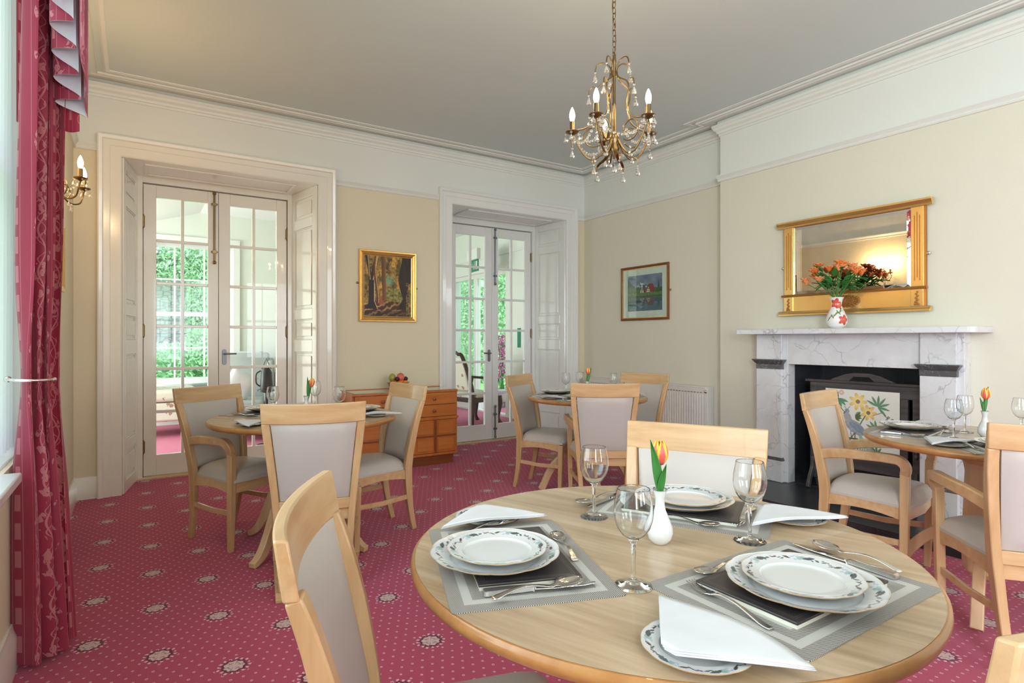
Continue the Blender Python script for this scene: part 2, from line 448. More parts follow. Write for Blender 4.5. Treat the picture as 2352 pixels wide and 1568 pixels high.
    def sphere(s, c, r, seg=12, rings=8):
        sx, sy, sz = (r, r, r) if not isinstance(r, (tuple, list)) else r
        v = [(c[0], c[1], c[2]-sz)]; f = []
        for j in range(1, rings):
            p = -pi/2+pi*j/rings
            for i in range(seg):
                a = 2*pi*i/seg; v.append((c[0]+sx*cos(p)*cos(a), c[1]+sy*cos(p)*sin(a), c[2]+sz*sin(p)))
        v.append((c[0], c[1], c[2]+sz)); N = len(v)-1
        for i in range(seg):
            i2 = (i+1) % seg; f.append((0, 1+i2, 1+i)); f.append((N, N-seg+i, N-seg+i2))
        for j in range(rings-2):
            for i in range(seg):
                i2 = (i+1) % seg; f.append((1+j*seg+i, 1+j*seg+i2, 1+(j+1)*seg+i2, 1+(j+1)*seg+i))
        return s.add(v, f)
    def xform(s, M, start=0):
        for i in range(start, len(s.v)): s.v[i] = tuple(M @ Vector(s.v[i]))
        return s
    def build(s, name, mat, parent=None, smooth=40, bev=0, seg=2, loc=None, rz=0, solid=0, sub=0):
        me = bpy.data.meshes.new(name); me.from_pydata(s.v, [], s.f); me.validate(); me.update()
        mats = mat if isinstance(mat, list) else [mat]
        for q in mats: me.materials.append(q)
        if len(mats) > 1 and len(me.polygons) == len(s.mi):
            for p, i in zip(me.polygons, s.mi): p.material_index = i
        if s.uv:
            l = me.uv_layers.new(name='UVMap')
            for p in me.polygons:
                u = s.uv.get(p.index)
                if u:
                    for k, li in enumerate(p.loop_indices): l.data[li].uv = u[k]
        if smooth:
            me.polygons.foreach_set('use_smooth', [True]*len(me.polygons))
            if smooth < 180: me.set_sharp_from_angle(angle=radians(smooth))
        o = bpy.data.objects.new(name, me); COL.objects.link(o)
        if parent: o.parent = parent
        if loc: o.location = loc
        if rz: o.rotation_euler = (0, 0, rz)
        if solid:
            md = o.modifiers.new('thickness', 'SOLIDIFY'); md.thickness = solid; md.offset = 0
        if sub:
            md = o.modifiers.new('subdivision', 'SUBSURF'); md.levels = sub; md.render_levels = sub
        if bev:
            md = o.modifiers.new('bevel', 'BEVEL'); md.width = bev; md.segments = seg; md.limit_method = 'ANGLE'; md.angle_limit = radians(35)
        return o
def colour(o, fn, conv=True):
    me = o.data; a = me.color_attributes.new('Col', 'FLOAT_COLOR', 'POINT'); buf = []
    for v in me.vertices:
        c = fn(*v.co); buf += [c[0], c[1], c[2], 1.0]
    a.data.foreach_set('color', buf)
def srgb(r, g, b):
    return tuple((c/255/12.92 if c/255 <= .04045 else ((c/255+.055)/1.055)**2.4) for c in (r, g, b))

def tag(o, label, cat, group=None, kind=None):
    o['label'] = label; o['category'] = cat
    if group: o['group'] = group
    if kind: o['kind'] = kind
    return o
def thing(name, label, cat, loc=(0, 0, 0), rz=0, group=None):
    o = bpy.data.objects.new(name, None); COL.objects.link(o); o.empty_display_size = .1
    o.location = loc; o.rotation_euler = (0, 0, rz); return tag(o, label, cat, group)
def struct(o, label=None):
    o['kind'] = 'structure'
    if label: o['label'] = label
    return o
def copy_tree(o, parent=None):
    c = o.copy(); COL.objects.link(c); c.parent = parent
    for ch in [q for q in list(COL.objects) if q.parent == o]: copy_tree(ch, c)
    return c
PROTO = {}
def inst(key, maker, label, cat, loc, rz=0, group=None):
    """first use keeps the prototype itself, later uses are copies with copies of the parts"""
    if key not in PROTO: PROTO[key] = maker(); o = PROTO[key]
    else: o = copy_tree(PROTO[key])
    o.location = loc; o.rotation_euler = (0, 0, rz); tag(o, label, cat)
    if group: o['group'] = group
    elif 'group' in o: del o['group']
    return o
def emp(name):
    o = bpy.data.objects.new(name, None); COL.objects.link(o); o.empty_display_size = .1; return o

# ================================================================== THE ROOM
XL, YB, XA, XBR, YR, ZC = -.39, 5.60, 4.73, 4.62, -4.2, 3.29
YD = 6.17                                     # plane of the glazed doors
b = MB(); b.box(XL-.5, YR-.3, -.1, XA+.6, YD-.02, 0); struct(b.build('floor', M_carpet, smooth=0))
b = MB(); b.box(-3, YD-.02, -.1, 6, 10.0, 0); struct(b.build('floor', M_lcarpet, smooth=0))
b = MB(); b.box(XL-.5, YR-.3, ZC, XA+.6, YB+.7, ZC+.1); struct(b.build('ceiling', M_ceil, smooth=0))
D1 = (-.079, 1.458, .02, 1.345); D2 = (2.871, 4.433, 3.07, 4.35); ZO = 2.70
b = MB()
for x0, x1 in ((XL-.5, D1[0]-.03), (D1[1]+.03, D2[0]-.03), (D2[1]+.03, XA+.6)): b.box(x0, YB, 0, x1, YB+.70, ZC)
for d in (D1, D2): b.box(d[0]-.03, YB, ZO+.03, d[1]+.03, YB+.70, ZC)
struct(b.build('wall_back', M_wall, smooth=0))
b = MB(); WY0, WY1, WZ0, WZ1 = .35, 3.14, .76, 3.0
b.box(XL-.35, YR, 0, XL, -2.9, ZC); b.box(XL-.35, -1.1, 0, XL, WY0, ZC); b.box(XL-.35, -2.9, 0, XL, -1.1, WZ0); b.box(XL-.35, -2.9, WZ1, XL, -1.1, ZC); b.box(XL-.35, WY1, 0, XL, YB, ZC); b.box(XL-.35, WY0, 0, XL, WY1, WZ0); b.box(XL-.35, WY0, WZ1, XL, WY1, ZC)
struct(b.build('wall_left', M_wall, smooth=0))
# right wall: alcove, chimney breast with fireplace opening, near alcove
FY0, FY1, FZ = 1.81, 2.765, 1.06
b = MB(); b.box(XA, 3.50, 0, XA+.6, YB, ZC); b.box(XA, YR, 0, XA+.6, 1.08, ZC)
b.box(XBR, 1.08, 0, XA+.6, FY0-.02, ZC); b.box(XBR, FY1+.02, 0, XA+.6, 3.50, ZC); b.box(XBR, FY0-.02, FZ+.02, XA+.6, FY1+.02, ZC)
struct(b.build('wall_right', M_wall_r, smooth=0))
# rear wall behind the camera with two sash windows
b = MB(); RW = ((.35, 1.65), (2.45, 3.75))
b.box(XL-.35, YR-.3, 0, RW[0][0], YR, ZC); b.box(RW[0][1], YR-.3, 0, RW[1][0], YR, ZC); b.box(RW[1][1], YR-.3, 0, XA+.6, YR, ZC)
for x0, x1 in RW: b.box(x0, YR-.3, 0, x1, YR, .7); b.box(x0, YR-.3, 2.8, x1, YR, ZC)
struct(b.build('wall_rear', M_wall, smooth=0))
for i, (x0, x1) in enumerate(RW):
    b = MB()
    for q in (x0, x1-.06): b.box(q, YR-.16, .7, q+.06, YR-.10, 2.8)
    for z in (.7, 1.70, 2.74): b.box(x0, YR-.16, z, x1, YR-.10, z+.06)
    for q in (x0+(x1-x0)/3, x0+2*(x1-x0)/3): b.box(q-.012, YR-.15, .7, q+.012, YR-.11, 2.8)
    b.box(x0-.05, YR-.2, .66, x1+.05, YR+.05, .70)
    struct(b.build('window_%d' % (i+2), M_gloss2, smooth=0))

def molding(name, path, prof, mat, closed=False, kind=True):
    """sweep a (depth, z) section along a plan polyline; room lies to the right of the walking direction"""
    n = len(path); b = MB(); m = len(prof); vs = []
    for i in range(n):
        p = Vector(path[i]); 
        def nrm(a, c): d = (Vector(c)-Vector(a)).normalized(); return Vector((d.y, -d.x))
        if closed or 0 < i < n-1:
            n1 = nrm(path[i-1], path[i]); n2 = nrm(path[i], path[(i+1) % n]); k = (n1+n2); k = k/ (k.length_squared/2) if k.length > 1e-6 else n1
        elif i == 0: k = nrm(path[0], path[1])
        else: k = nrm(path[-2], path[-1])
        for d, z in prof: vs.append((p.x+k.x*d, p.y+k.y*d, z))
    fs = []
    for i in range(n if closed else n-1):
        j = (i+1) % n
        for q in range(m):
            q2 = (q+1) % m; fs.append((i*m+q, j*m+q, j*m+q2, i*m+q2))
    if not closed: fs.append(tuple(range(m))); fs.append(tuple((n-1)*m+q for q in range(m-1, -1, -1)))
    b.add(vs, fs); o = b.build(name, mat, smooth=30)
    return struct(o) if kind else o
ring = [(XL, YR), (XL, YB), (XA, YB), (XA, 3.50), (XBR, 3.50), (XBR, 1.08), (XA, 1.08), (XA, YR)]
molding('trim_1', ring, [(-.01, 3.150), (.010, 3.150), (.012, 3.168), (.022, 3.172), (.026, 3.19), (.044, 3.205), (.050, 3.222), (.058, 3.228), (.058, 3.248), (.040, 3.250), (.022, 3.262), (.018, 3.30), (-.01, 3.30)], M_mould, closed=True)
molding('trim_2', ring, [(.045, 3.30), (.045, 3.283), (.06, 3.276), (.115, 3.276), (.125, 3.282), (.15, 3.282), (.158, 3.276), (.166, 3.30)], M_mould, closed=True)
molding('trim_3', ring, [(.20, 3.30), (.20, 3.283), (.212, 3.279), (.222, 3.283), (.235, 3.284), (.24, 3.30)], M_mould, closed=True)
RAIL = [(-.01, 2.722), (.014, 2.722), (.020, 2.732), (.016, 2.744), (.026, 2.758), (.036, 2.770), (.036, 2.780), (-.01, 2.780)]
CW = .160
molding('trim_4', [(XL, 2.8), (XL, YB), (D1[0]-CW, YB)], RAIL, M_mould)
molding('trim_5', [(D1[1]+CW, YB), (D2[0]-CW+.01, YB)], RAIL, M_mould)
molding('trim_6', [(D2[1]+CW, YB), (XA, YB), (XA, 3.50), (XBR, 3.50), (XBR, 1.08), (XA, 1.08), (XA, YR)], RAIL, M_mould)
BASE = [(-.01, 0), (.022, 0), (.022, .13), (.012, .15), (.008, .17), (-.01, .17)]
molding('baseboard_left', [(XL, YR), (XL, YB), (D1[0]-CW, YB)], BASE, M_gloss)
molding('baseboard_back', [(D1[1]+CW, YB), (D2[0]-CW, YB)], BASE, M_gloss)
molding('baseboard_right', [(D2[1]+CW, YB), (XA, YB), (XA, 3.50), (XBR, 3.50), (XBR, 3.08)], BASE, M_gloss2)

# ---- door surrounds: architrave, panelled splayed reveals, soffit, inner frame, glazed pair of doors
def casing(D, ztop, nm, mat):
    x0, x1 = D[0], D[1]; b = MB()
    # section across the architrave, measured outwards from the opening (u) and out of the wall (t)
    prof = [(0, 0), (0, .022), (.010, .028), (.075, .028), (.080, .034), (.120, .036), (.128, .050), (.150, .056), (.160, .052), (.160, 0)]
    path = [(x0, 0, -1, 0), (x0, ztop, -1, 1), (x1, ztop, 1, 1), (x1, 0, 1, 0)]
    vs = []
    for (x, z, kx, kz) in path:
        for u, t in prof: vs.append((x+kx*u, YB-t, z+kz*u))
    m = len(prof); fs = []
    for i in range(3):
        for q in range(m): q2 = (q+1) % m; fs.append((i*m+q, i*m+q2, (i+1)*m+q2, (i+1)*m+q))
    b.add(vs, fs); return struct(b.build(nm, mat, smooth=30))
casing(D1, ZO, 'trim_7', M_gloss); casing(D2, ZO, 'trim_8', M_gloss2)
def reveal(xa, ya, xb, yb, z0, z1, side, nm, mat, panels):
    """panelled lining from (xa,ya) to (xb,yb); side=+1 if the room side is towards +x"""
    L = hypot(xb-xa, yb-ya); ux, uy = (xb-xa)/L, (yb-ya)/L; nx, ny = (uy*side, -ux*side)
    if nx*side < 0: nx, ny = -nx, -ny
    b = MB()
    def P(u, t, z): return (xa+ux*u+nx*t, ya+uy*u+ny*t, z)
    def bx(u0, u1, t0, t1, za, zb): b.hexa([P(u0, t0, za), P(u1, t0, za), P(u1, t1, za), P(u0, t1, za)], [P(u0, t0, zb), P(u1, t0, zb), P(u1, t1, zb), P(u0, t1, zb)])
    bx(0, L, -.03, 0, z0, z1)
    fr = .085
    bx(0, fr, 0, .014, z0, z1); bx(L-fr, L, 0, .014, z0, z1)
    zs = [z0]+[q for pr in panels for q in pr]+[z1]
    for k in range(0, len(zs), 2): bx(fr, L-fr, 0, .014, zs[k], zs[k+1])
    for za, zb in panels:        # bead and raised field
        for (u0, u1, a_, c_) in ((fr, fr+.012, za, zb), (L-fr-.012, L-fr, za, zb), (fr, L-fr, za, za+.012), (fr, L-fr, zb-.012, zb)): bx(u0, u1, 0, .008, a_, c_)
        bx(fr+.035, L-fr-.035, 0, .009, za+.035, zb-.035)
    return struct(b.build(nm, mat, smooth=0, bev=.003, seg=1))
PAN = [(.10, .33), (.42, 1.12), (1.24, 1.44), (1.54, 2.33), (2.42, 2.62)]
reveal(D1[0], YB, D1[2], YD-.02, 0, ZO, 1, 'trim_9', M_gloss, PAN); reveal(D1[1], YB, D1[3], YD-.02, 0, ZO, -1, 'trim_10', M_gloss, PAN)
reveal(D2[0], YB, D2[2], YD-.02, 0, ZO, 1, 'trim_11', M_gloss2, PAN); reveal(D2[1], YB, D2[3], YD-.02, 0, ZO, -1, 'trim_12', M_gloss2, PAN)
for D, nm, mt in ((D1, 'trim_13', M_gloss), (D2, 'trim_14', M_gloss2)):
    b = MB(); b.prism([(D[0], YB), (D[1], YB), (D[3], YD-.02), (D[2], YD-.02)], 2, ZO, ZO+.03)
    yy0, yy1 = YB+.09, YD-.13
    b.box(D[2]+.06, yy0, ZO-.012, D[3]-.06, yy0+.02, ZO); b.box(D[2]+.06, yy1-.02, ZO-.012, D[3]-.06, yy1, ZO)
    b.box(D[2]+.06, yy0, ZO-.012, D[2]+.08, yy1, ZO); b.box(D[3]-.08, yy0, ZO-.012, D[3]-.06, yy1, ZO)
    struct(b.build(nm, mt, smooth=0, bev=.003, seg=1))
def door_frame(D, l0, l1, zt, nm, mt):
    b = MB(); b.box(D[2]-.03, YD-.05, 0, l0-.004, YD+.06, ZO+.03); b.box(l1+.004, YD-.05, 0, D[3]+.03, YD+.06, ZO+.03); b.box(l0-.004, YD-.05, zt+.004, l1+.004, YD+.06, ZO+.03)
    q0, q1 = YD+.0235, YD+.045; b.box(l0-.01, q0, 0, l0+.014, q1, zt+.01); b.box(l1-.014, q0, 0, l1+.01, q1, zt+.01); b.box(l0-.01, q0, zt-.014, l1+.01, q1, zt+.02); xm_ = .676 if l0 < 1 else 3.716; b.box(xm_-.012, q0, 0, xm_+.012, q1, zt)
    struct(b.build(nm, mt, smooth=0, bev=.002))
    b = MB(); b.box(D[2]-.04, YD-.12, 0, D[3]+.04, YD+.08, .012); struct(b.build(nm.replace('trim_1', 'trim_2'), M_ped, smooth=0))
door_frame(D1, .071, 1.295, 2.64, 'trim_15', M_gloss); door_frame(D2, 3.115, 4.30, 2.625, 'trim_16', M_gloss2)
def leaf(name, x0, x1, zt, mt, sl, sr, hinge):
    st = .092; z0, zb, zg = .016, .20, zt-.11; b = MB(); y0, y1 = YD-.022, YD+.022
    b.box(x0, y0, z0, x0+sl, y1, zt); b.box(x1-sr, y0, z0, x1, y1, zt)
    b.box(x0+sl, y0, z0, x1-sr, y1, zb); b.box(x0+sl, y0, zg, x1-sr, y1, zt)
    xm = (x0+sl+x1-sr)/2; b.box(xm-.013, y0+.004, zb, xm+.013, y1-.004, zg)
    for k in range(1, 6):
        z = zb+(zg-zb)*k/6; b.box(x0+sl, y0+.004, z-.013, x1-sr, y1-.004, z+.013)
    o = b.build(name, mt, smooth=0, bev=.004)
    struct(o)
    g = MB(); g.box(x0+sl, YD-.002, zb, x1-sr, YD+.002, zg); g.build('pane', M_pane, o, smooth=0)
    for z in (.28, 1.32, 2.30):
        h = MB(); h.tube([(hinge, y0-.007, z-.05), (hinge, y0-.007, z+.05)], .009, 10); h.box(hinge-.012, y0-.003, z-.05, hinge+.012, y0, z+.05)
        h.sphere((hinge, y0-.007, z+.055), .007); h.sphere((hinge, y0-.007, z-.055), .007)
        h.build('hinge', M_brass, o)
    return o
l1 = leaf('door_1', .073, .674, 2.636, M_gloss, .098, .088, .073); l2 = leaf('door_2', .678, 1.293, 2.636, M_gloss, .098, .095, 1.293)
l3 = leaf('door_3', 3.117, 3.714, 2.62, M_gloss2, .092, .098, 3.117); l4 = leaf('door_4', 3.718, 4.298, 2.62, M_gloss2, .085, .092, 4.298)
def bolt(par, x, z0, z1, knob_low=True):
    y = YD-.036; b = MB(); b.tube([(x, y, z0), (x, y, z1)], .0085, 10)
    for z in (z0+.10, z1-.10): b.box(x-.018, YD-.045, z-.012, x+.018, YD-.022, z+.012); b.sphere((x-.022, y, z), .007); b.sphere((x+.022, y, z), .007)
    for z in (z0, z1): b.sphere((x, y-.003, z), .016)
    b.build('bolt', M_steel if not knob_low else M_brass, par)
bolt(l1, .640, 1.97, 2.62); bolt(l4, 3.752, 1.93, 2.60, False); bolt(l4, 3.752, .04, .42, False)
def handle(par, x, z, s):
    y = YD-.022; b = MB()
    b.lathe([(0, 0), (.019, 0), (.019, .006), (0, .006)], 20); b.xform(Matrix.Rotation(pi/2, 4, 'X'))
    b = MB(); pts = [(x+.019*cos(a), z-.055+.019*sin(a)) for a in [pi+pi*k/10 for k in range(11)]]+[(x+.019*cos(a), z+.055+.019*sin(a)) for a in [pi*k/10 for k in range(11)]]
    b.prism(pts, 1, y-.007, y); b.build('handle_plate', M_steel, par, bev=.002)
    b = MB(); b.tube([(x, y-.005, z+.03), (x, y-.045, z+.03), (x+s*.012, y-.052, z+.032), (x+s*.10, y-.052, z+.032)], .0085, 10); b.build('lever_handle', M_steel, par)
handle(l2, .725, 1.075, 1); handle(l3, 3.668, 1.045, -1)

# ---- the left window: reveal, sash, sill
b = MB(); y0, y1 = WY0, WY1
for q in (y0, y1-.07): b.box(XL-.24, q, WZ0, XL-.14, q+.07, WZ1)
for z in (WZ0, 1.85, WZ1-.07): b.box(XL-.22, y0, z, XL-.16, y1, z+.07)
for q in (y0+(y1-y0)/3, y0+2*(y1-y0)/3): b.box(XL-.21, q-.015, WZ0, XL-.17, q+.015, WZ1)
b.box(XL-.16, y1-.015, WZ0, XL+.015, y1+.05, WZ1+.03); b.box(XL-.02, y1, WZ0-.05, XL+.018, y1+.10, WZ1+.1)
w1 = struct(b.build('window_1', M_gloss2, smooth=0, bev=.004))
b = MB(); b.box(XL-.16, y0, WZ0-.03, XL-.02, y1, WZ0+.006); b.box(XL-.03, y0-.1, WZ0-.03, XL+.055, 2.70, WZ0+.006); b.box(XL, y0, WZ0-.07, XL+.02, 2.69, WZ0-.03); b.build('window_sill', M_gloss2, w1, smooth=0, bev=.006)
b = MB(); b.box(XL-.192, y0+.07, WZ0+.07, XL-.188, y1-.07, WZ1-.07); b.build('pane', M_pane, w1, smooth=0)

# ================================================================== DINING CHAIRS
def chair_maker(arms=False, skids=False):
    def mk():
        root = emp('dining_armchair' if arms else 'dining_chair')
        zf = .03 if skids else 0
        for s in (-1, 1):                       # rear leg running up into the back post
            b = MB(); P = [(.150, -.268, zf), (.160, -.232, .16), (.172, -.212, .33), (.182, -.208, .45), (.198, -.232, .62), (.212, -.264, .76), (.220, -.291, .846)]
            S = [(.028, .032), (.032, .038), (.034, .050), (.034, .052), (.036, .044), (.038, .034), (.037, .027)]
            b.bar([(s*x, y, z) for x, y, z in P], S, (1, 0, 0)); b.build('leg', M_beech, root, smooth=25, bev=.004)
            ztop = .585 if arms else .398
            b = MB(); b.bar([(s*.215, .172, zf), (s*.218, .180, .25), (s*.222, .185, ztop)], [(.028, .030), (.036, .038), (.036, .042)], (1, 0, 0)); b.build('leg', M_beech, root, smooth=25, bev=.004)
        # curved top rail
        def rail(u, t, z):   # u -1..1
            w = .241-.002*(.935-z)/.09
            return (u*w, -.302-(.034*(1-u*u))+t+(.905-z)*.16, z)
        b = MB(); N = 16; vs = []; fs = []
        for i in range(N+1):
            u = -1+2*i/N; zt = .935+.004*u*u; zb = .842-.004*(1-u*u)
            vs += [rail(u, -.013, zb), rail(u, .013, zb), rail(u, .011, zt), rail(u, -.011, zt)]
        for i in range(N):
            for k in range(4): k2 = (k+1) % 4; fs.append((i*4+k, i*4+k2, i*4+4+k2, i*4+4+k))
        fs += [(3, 2, 1, 0), tuple(N*4+k for k in range(4))]
        b.add(vs, fs); b.build('top_rail', M_beechx, root, smooth=35, bev=.004)
        # upholstered back panel
        b = MB()
        def pad(fr):
            def fn(u, v):
                z = .452+v*(.842-.452); hw = .160+.036*v; x = (2*u-1)*hw
                y = -.212-.088*max(0, (z-.46)/.40)**1.15-.026*(1-(2*u-1)**2)*(.25+.75*v)
                edge = (1-(2*u-1)**8)*(1-(2*v-1)**10)
                return (x, y+fr*(.006+.013*edge), z)
            return fn
        b.grid(pad(1), 14, 18, uv=False); n0 = len(b.v); b.grid(pad(-1), 14, 18, uv=False)
        W_ = 15
        for j in range(18): 
            b.f.append((j*W_, j*W_+n0, (j+1)*W_+n0, (j+1)*W_)); b.f.append((j*W_+14, (j+1)*W_+14, (j+1)*W_+14+n0, j*W_+14+n0)); b.mi += [0, 0]
        for i in range(14):
            b.f.append((i, i+1, i+1+n0, i+n0)); b.f.append((18*W_+i, 18*W_+i+n0, 18*W_+i+1+n0, 18*W_+i+1)); b.mi += [0, 0]
        o = b.build('back_pad', M_leather, root, smooth=60)
        b = MB(); b.bar([(-.170, -.218, .425), (0, -.232, .425), (.170, -.218, .425)], (.020, .052), (0, 1, 0)); b.build('back_rail', M_beechx, root, smooth=35, bev=.003)
        # seat cushion with bowed front and domed top
        b = MB()
        def seat(u, v, k):
            hw = .170+(.232-.170)*v; x = (2*u-1)*hw
            y = -.205+.405*v+.022*(1-(2*u-1)**2)*v
            e = max(0, (1-abs(2*u-1)**5))**.5*max(0, (1-abs(2*v-1)**6))**.5
            return (x, y, .402 if k == 0 else .415+.058*e+.012*(1-(2*u-1)**2))
        b.grid(lambda u, v: seat(u, v, 1), 18, 18, uv=False); n0 = len(b.v); b.grid(lambda u, v: seat(u, v, 0), 18, 18, uv=False); W_ = 19
        for j in range(18):
            b.f.append((j*W_, j*W_+n0, (j+1)*W_+n0, (j+1)*W_)); b.f.append((j*W_+18, (j+1)*W_+18, (j+1)*W_+18+n0, j*W_+18+n0)); b.mi += [0, 0]
            b.f.append((j, j+1, j+1+n0, j+n0)); b.f.append((18*W_+j, 18*W_+j+n0, 18*W_+j+1+n0, 18*W_+j+1)); b.mi += [0, 0]
        b.build('seat', M_leather, root, smooth=60)
        # apron (curved lower edge at the sides)
        b = MB()
        for s in (-1, 1):
            for i in range(8):
                t0, t1 = i/8, (i+1)/8
                def q(t): return (s*(.172+.043*t), -.20+.375*t, .340+.020*sin(pi*t))
                p0, p1 = q(t0), q(t1); w = .011
                b.hexa([(p0[0]-w, p0[1], p0[2]), (p0[0]+w, p0[1], p0[2]), (p1[0]+w, p1[1], p1[2]), (p1[0]-w, p1[1], p1[2])],
                       [(p0[0]-w, p0[1], .403), (p0[0]+w, p0[1], .403), (p1[0]+w, p1[1], .403), (p1[0]-w, p1[1], .403)])
        b.bar([(-.205, .185, .372), (0, .203, .372), (.205, .185, .372)], (.02, .06), (0, 1, 0)); b.bar([(-.165, -.208, .372), (.165, -.208, .372)], (.02, .06), (0, 1, 0))
        b.build('seat_frame', M_beechx, root, smooth=30)
        for s in (-1, 1):
            b = MB(); b.bar([(s*.168, -.218, .225), (s*.190, -.02, .215), (s*.217, .175, .225)], (.014, .030), (1, 0, 0)); b.build('stretcher', M_beechx, root, smooth=35, bev=.002)
            if arms:
                P = [(.192, -.225, .612), (.222, -.12, .634), (.246, .02, .645), (.250, .12, .647), (.246, .168, .640), (.236, .190, .610), (.2225, .186, .572)]
                S = [(.024, .055), (.030, .050), (.036, .046), (.040, .044), (.042, .044), (.038, .044), (.037, .043)]
                b = MB(); b.bar([(s*x, y, z) for x, y, z in P], S, (1, 0, .0)); b.build('armrest', M_beechx, root, smooth=50, bev=.005)
            if skids:
                b = MB(); b.prism([(-.32, 0), (.25, 0), (.25, .016), (.22, .03), (-.28, .034), (-.32, .016)], 0, s*.185-.02, s*.185+.02)
                for p in range(len(b.v)): x, y, z = b.v[p]; b.v[p] = (x+s*(y+.03)*.11, y, z)
                b.build('runner_foot', M_beech, root, smooth=0, bev=.003)
        return root
    return mk
def R(a): return radians(a)-pi/2
CH = [('plain', .562, 1.015, -23.5, 'beech dining chair with taupe seat, nearest chair with its curved back at the front'),
      ('plain', 1.392, 1.225, 208, 'beech dining chair behind the nearest round table, facing the front tulip vase'),
      ('plain', .985, .515, 88, 'beech dining chair of which only a back corner shows at the bottom right'),
      ('arm', .569, 3.998, -58.6, 'beech armchair in front of the left glazed doors, facing the room'),
      ('skid', .812, 3.148, 74, 'beech dining chair on runner feet, its pale back turned to us at the left table'),
      ('plain', 1.262, 3.672, 186, 'beech dining chair in front of the orange teak sideboard'),
      ('arm', 2.93, 3.28, 54, 'beech armchair with its back turned to us at the far table by the radiator'),
      ('plain', 2.960, 3.934, -60.8, 'beech dining chair in front of the right glazed doors'),
      ('plain', 3.60, 3.68, 196, 'beech dining chair standing against the radiator'),
      ('arm', 3.40, 1.56, -81.9, 'beech armchair in front of the fire screen and marble fireplace'),
      ('arm', 3.001, .839, 40, 'beech armchair cut by the right edge, its grey back turned to us')]
CM = {'plain': chair_maker(), 'arm': chair_maker(arms=True), 'skid': chair_maker(skids=True)}
for k, x, y, a, lab in CH: inst('chair_'+k, CM[k], lab, 'chair', (x, y, 0), R(a), 'beech dining chairs at the tables')

# ================================================================== TABLES
TZ = .775
def table_maker(r):
    def mk():
        root = emp('round_table'); b = MB()
        b.lathe([(0, TZ-.004), (r-.014, TZ-.004), (r-.009, TZ), (0, TZ)], 96); b.build('table_top', M_top, root, smooth=25)
        b = MB(); prof = [(r-.012, TZ-.0005), (r-.006, TZ-.001), (r-.001, TZ-.006), (r, TZ-.014), (r-.004, TZ-.024), (r-.014, TZ-.031), (r-.03, TZ-.034), (0, TZ-.034), (0, TZ-.02), (r-.012, TZ-.0005)]
        b.lathe(prof, 96); b.build('table_edge', M_edge, root, smooth=40)
        b = MB(); b.lathe([(0, .735), (.155, .735), (.155, .715), (.125, .700), (.085, .66), (.078, .62), (.086, .40), (.092, .26), (.088, .16), (.06, .13), (0, .13)], 8); b.build('pedestal', M_ped, root, smooth=20, bev=.006)
        for k in range(4):
            a = k*pi/2; c_, s_ = cos(a), sin(a); R_ = r*.78
            P = [(.05, .345), (.12, .335), (.20, .295), (.27, .225), (.325, .140), (.360, .060), (R_, .018)] if r < .5 else [(.06, .40), (.12, .385), (.19, .33), (.25, .25), (.30, .15), (R_-.07, .065), (R_-.02, .026), (R_+.01, .018)]
            S = [(.046, .05)]*7 if r < .5 else [(.042, .09), (.042, .085), (.042, .078), (.042, .07), (.042, .062), (.042, .052), (.042, .038), (.042, .030)]
            b = MB(); b.bar([(c_*u, s_*u, z) for u, z in P], S, (-s_, c_, 0)); b.build('foot', M_ped, root, smooth=40, bev=.004)
        return root
    return mk
T1 = (.988, .928); T2 = (.880, 3.655); T3 = (3.13, 3.67); T4 = (3.345, 1.068)
TM1, TM2 = table_maker(.543), table_maker(.490)
inst('tb', TM1, 'round pale oak dining table laid for three, closest to the front', 'table', (T1[0], T1[1], 0), R(110), 'round pedestal dining tables')
inst('tb', TM1, 'round dining table in front of the left glazed doors', 'table', (T2[0], T2[1], 0), R(127), 'round pedestal dining tables')
inst('ts', TM2, 'round dining table in the far corner near the radiator', 'table', (T3[0], T3[1], 0), R(153), 'round pedestal dining tables')
inst('ts', TM2, 'round dining table on the right in front of the fireplace', 'table', (T4[0], T4[1], 0), R(103.6), 'round pedestal dining tables')

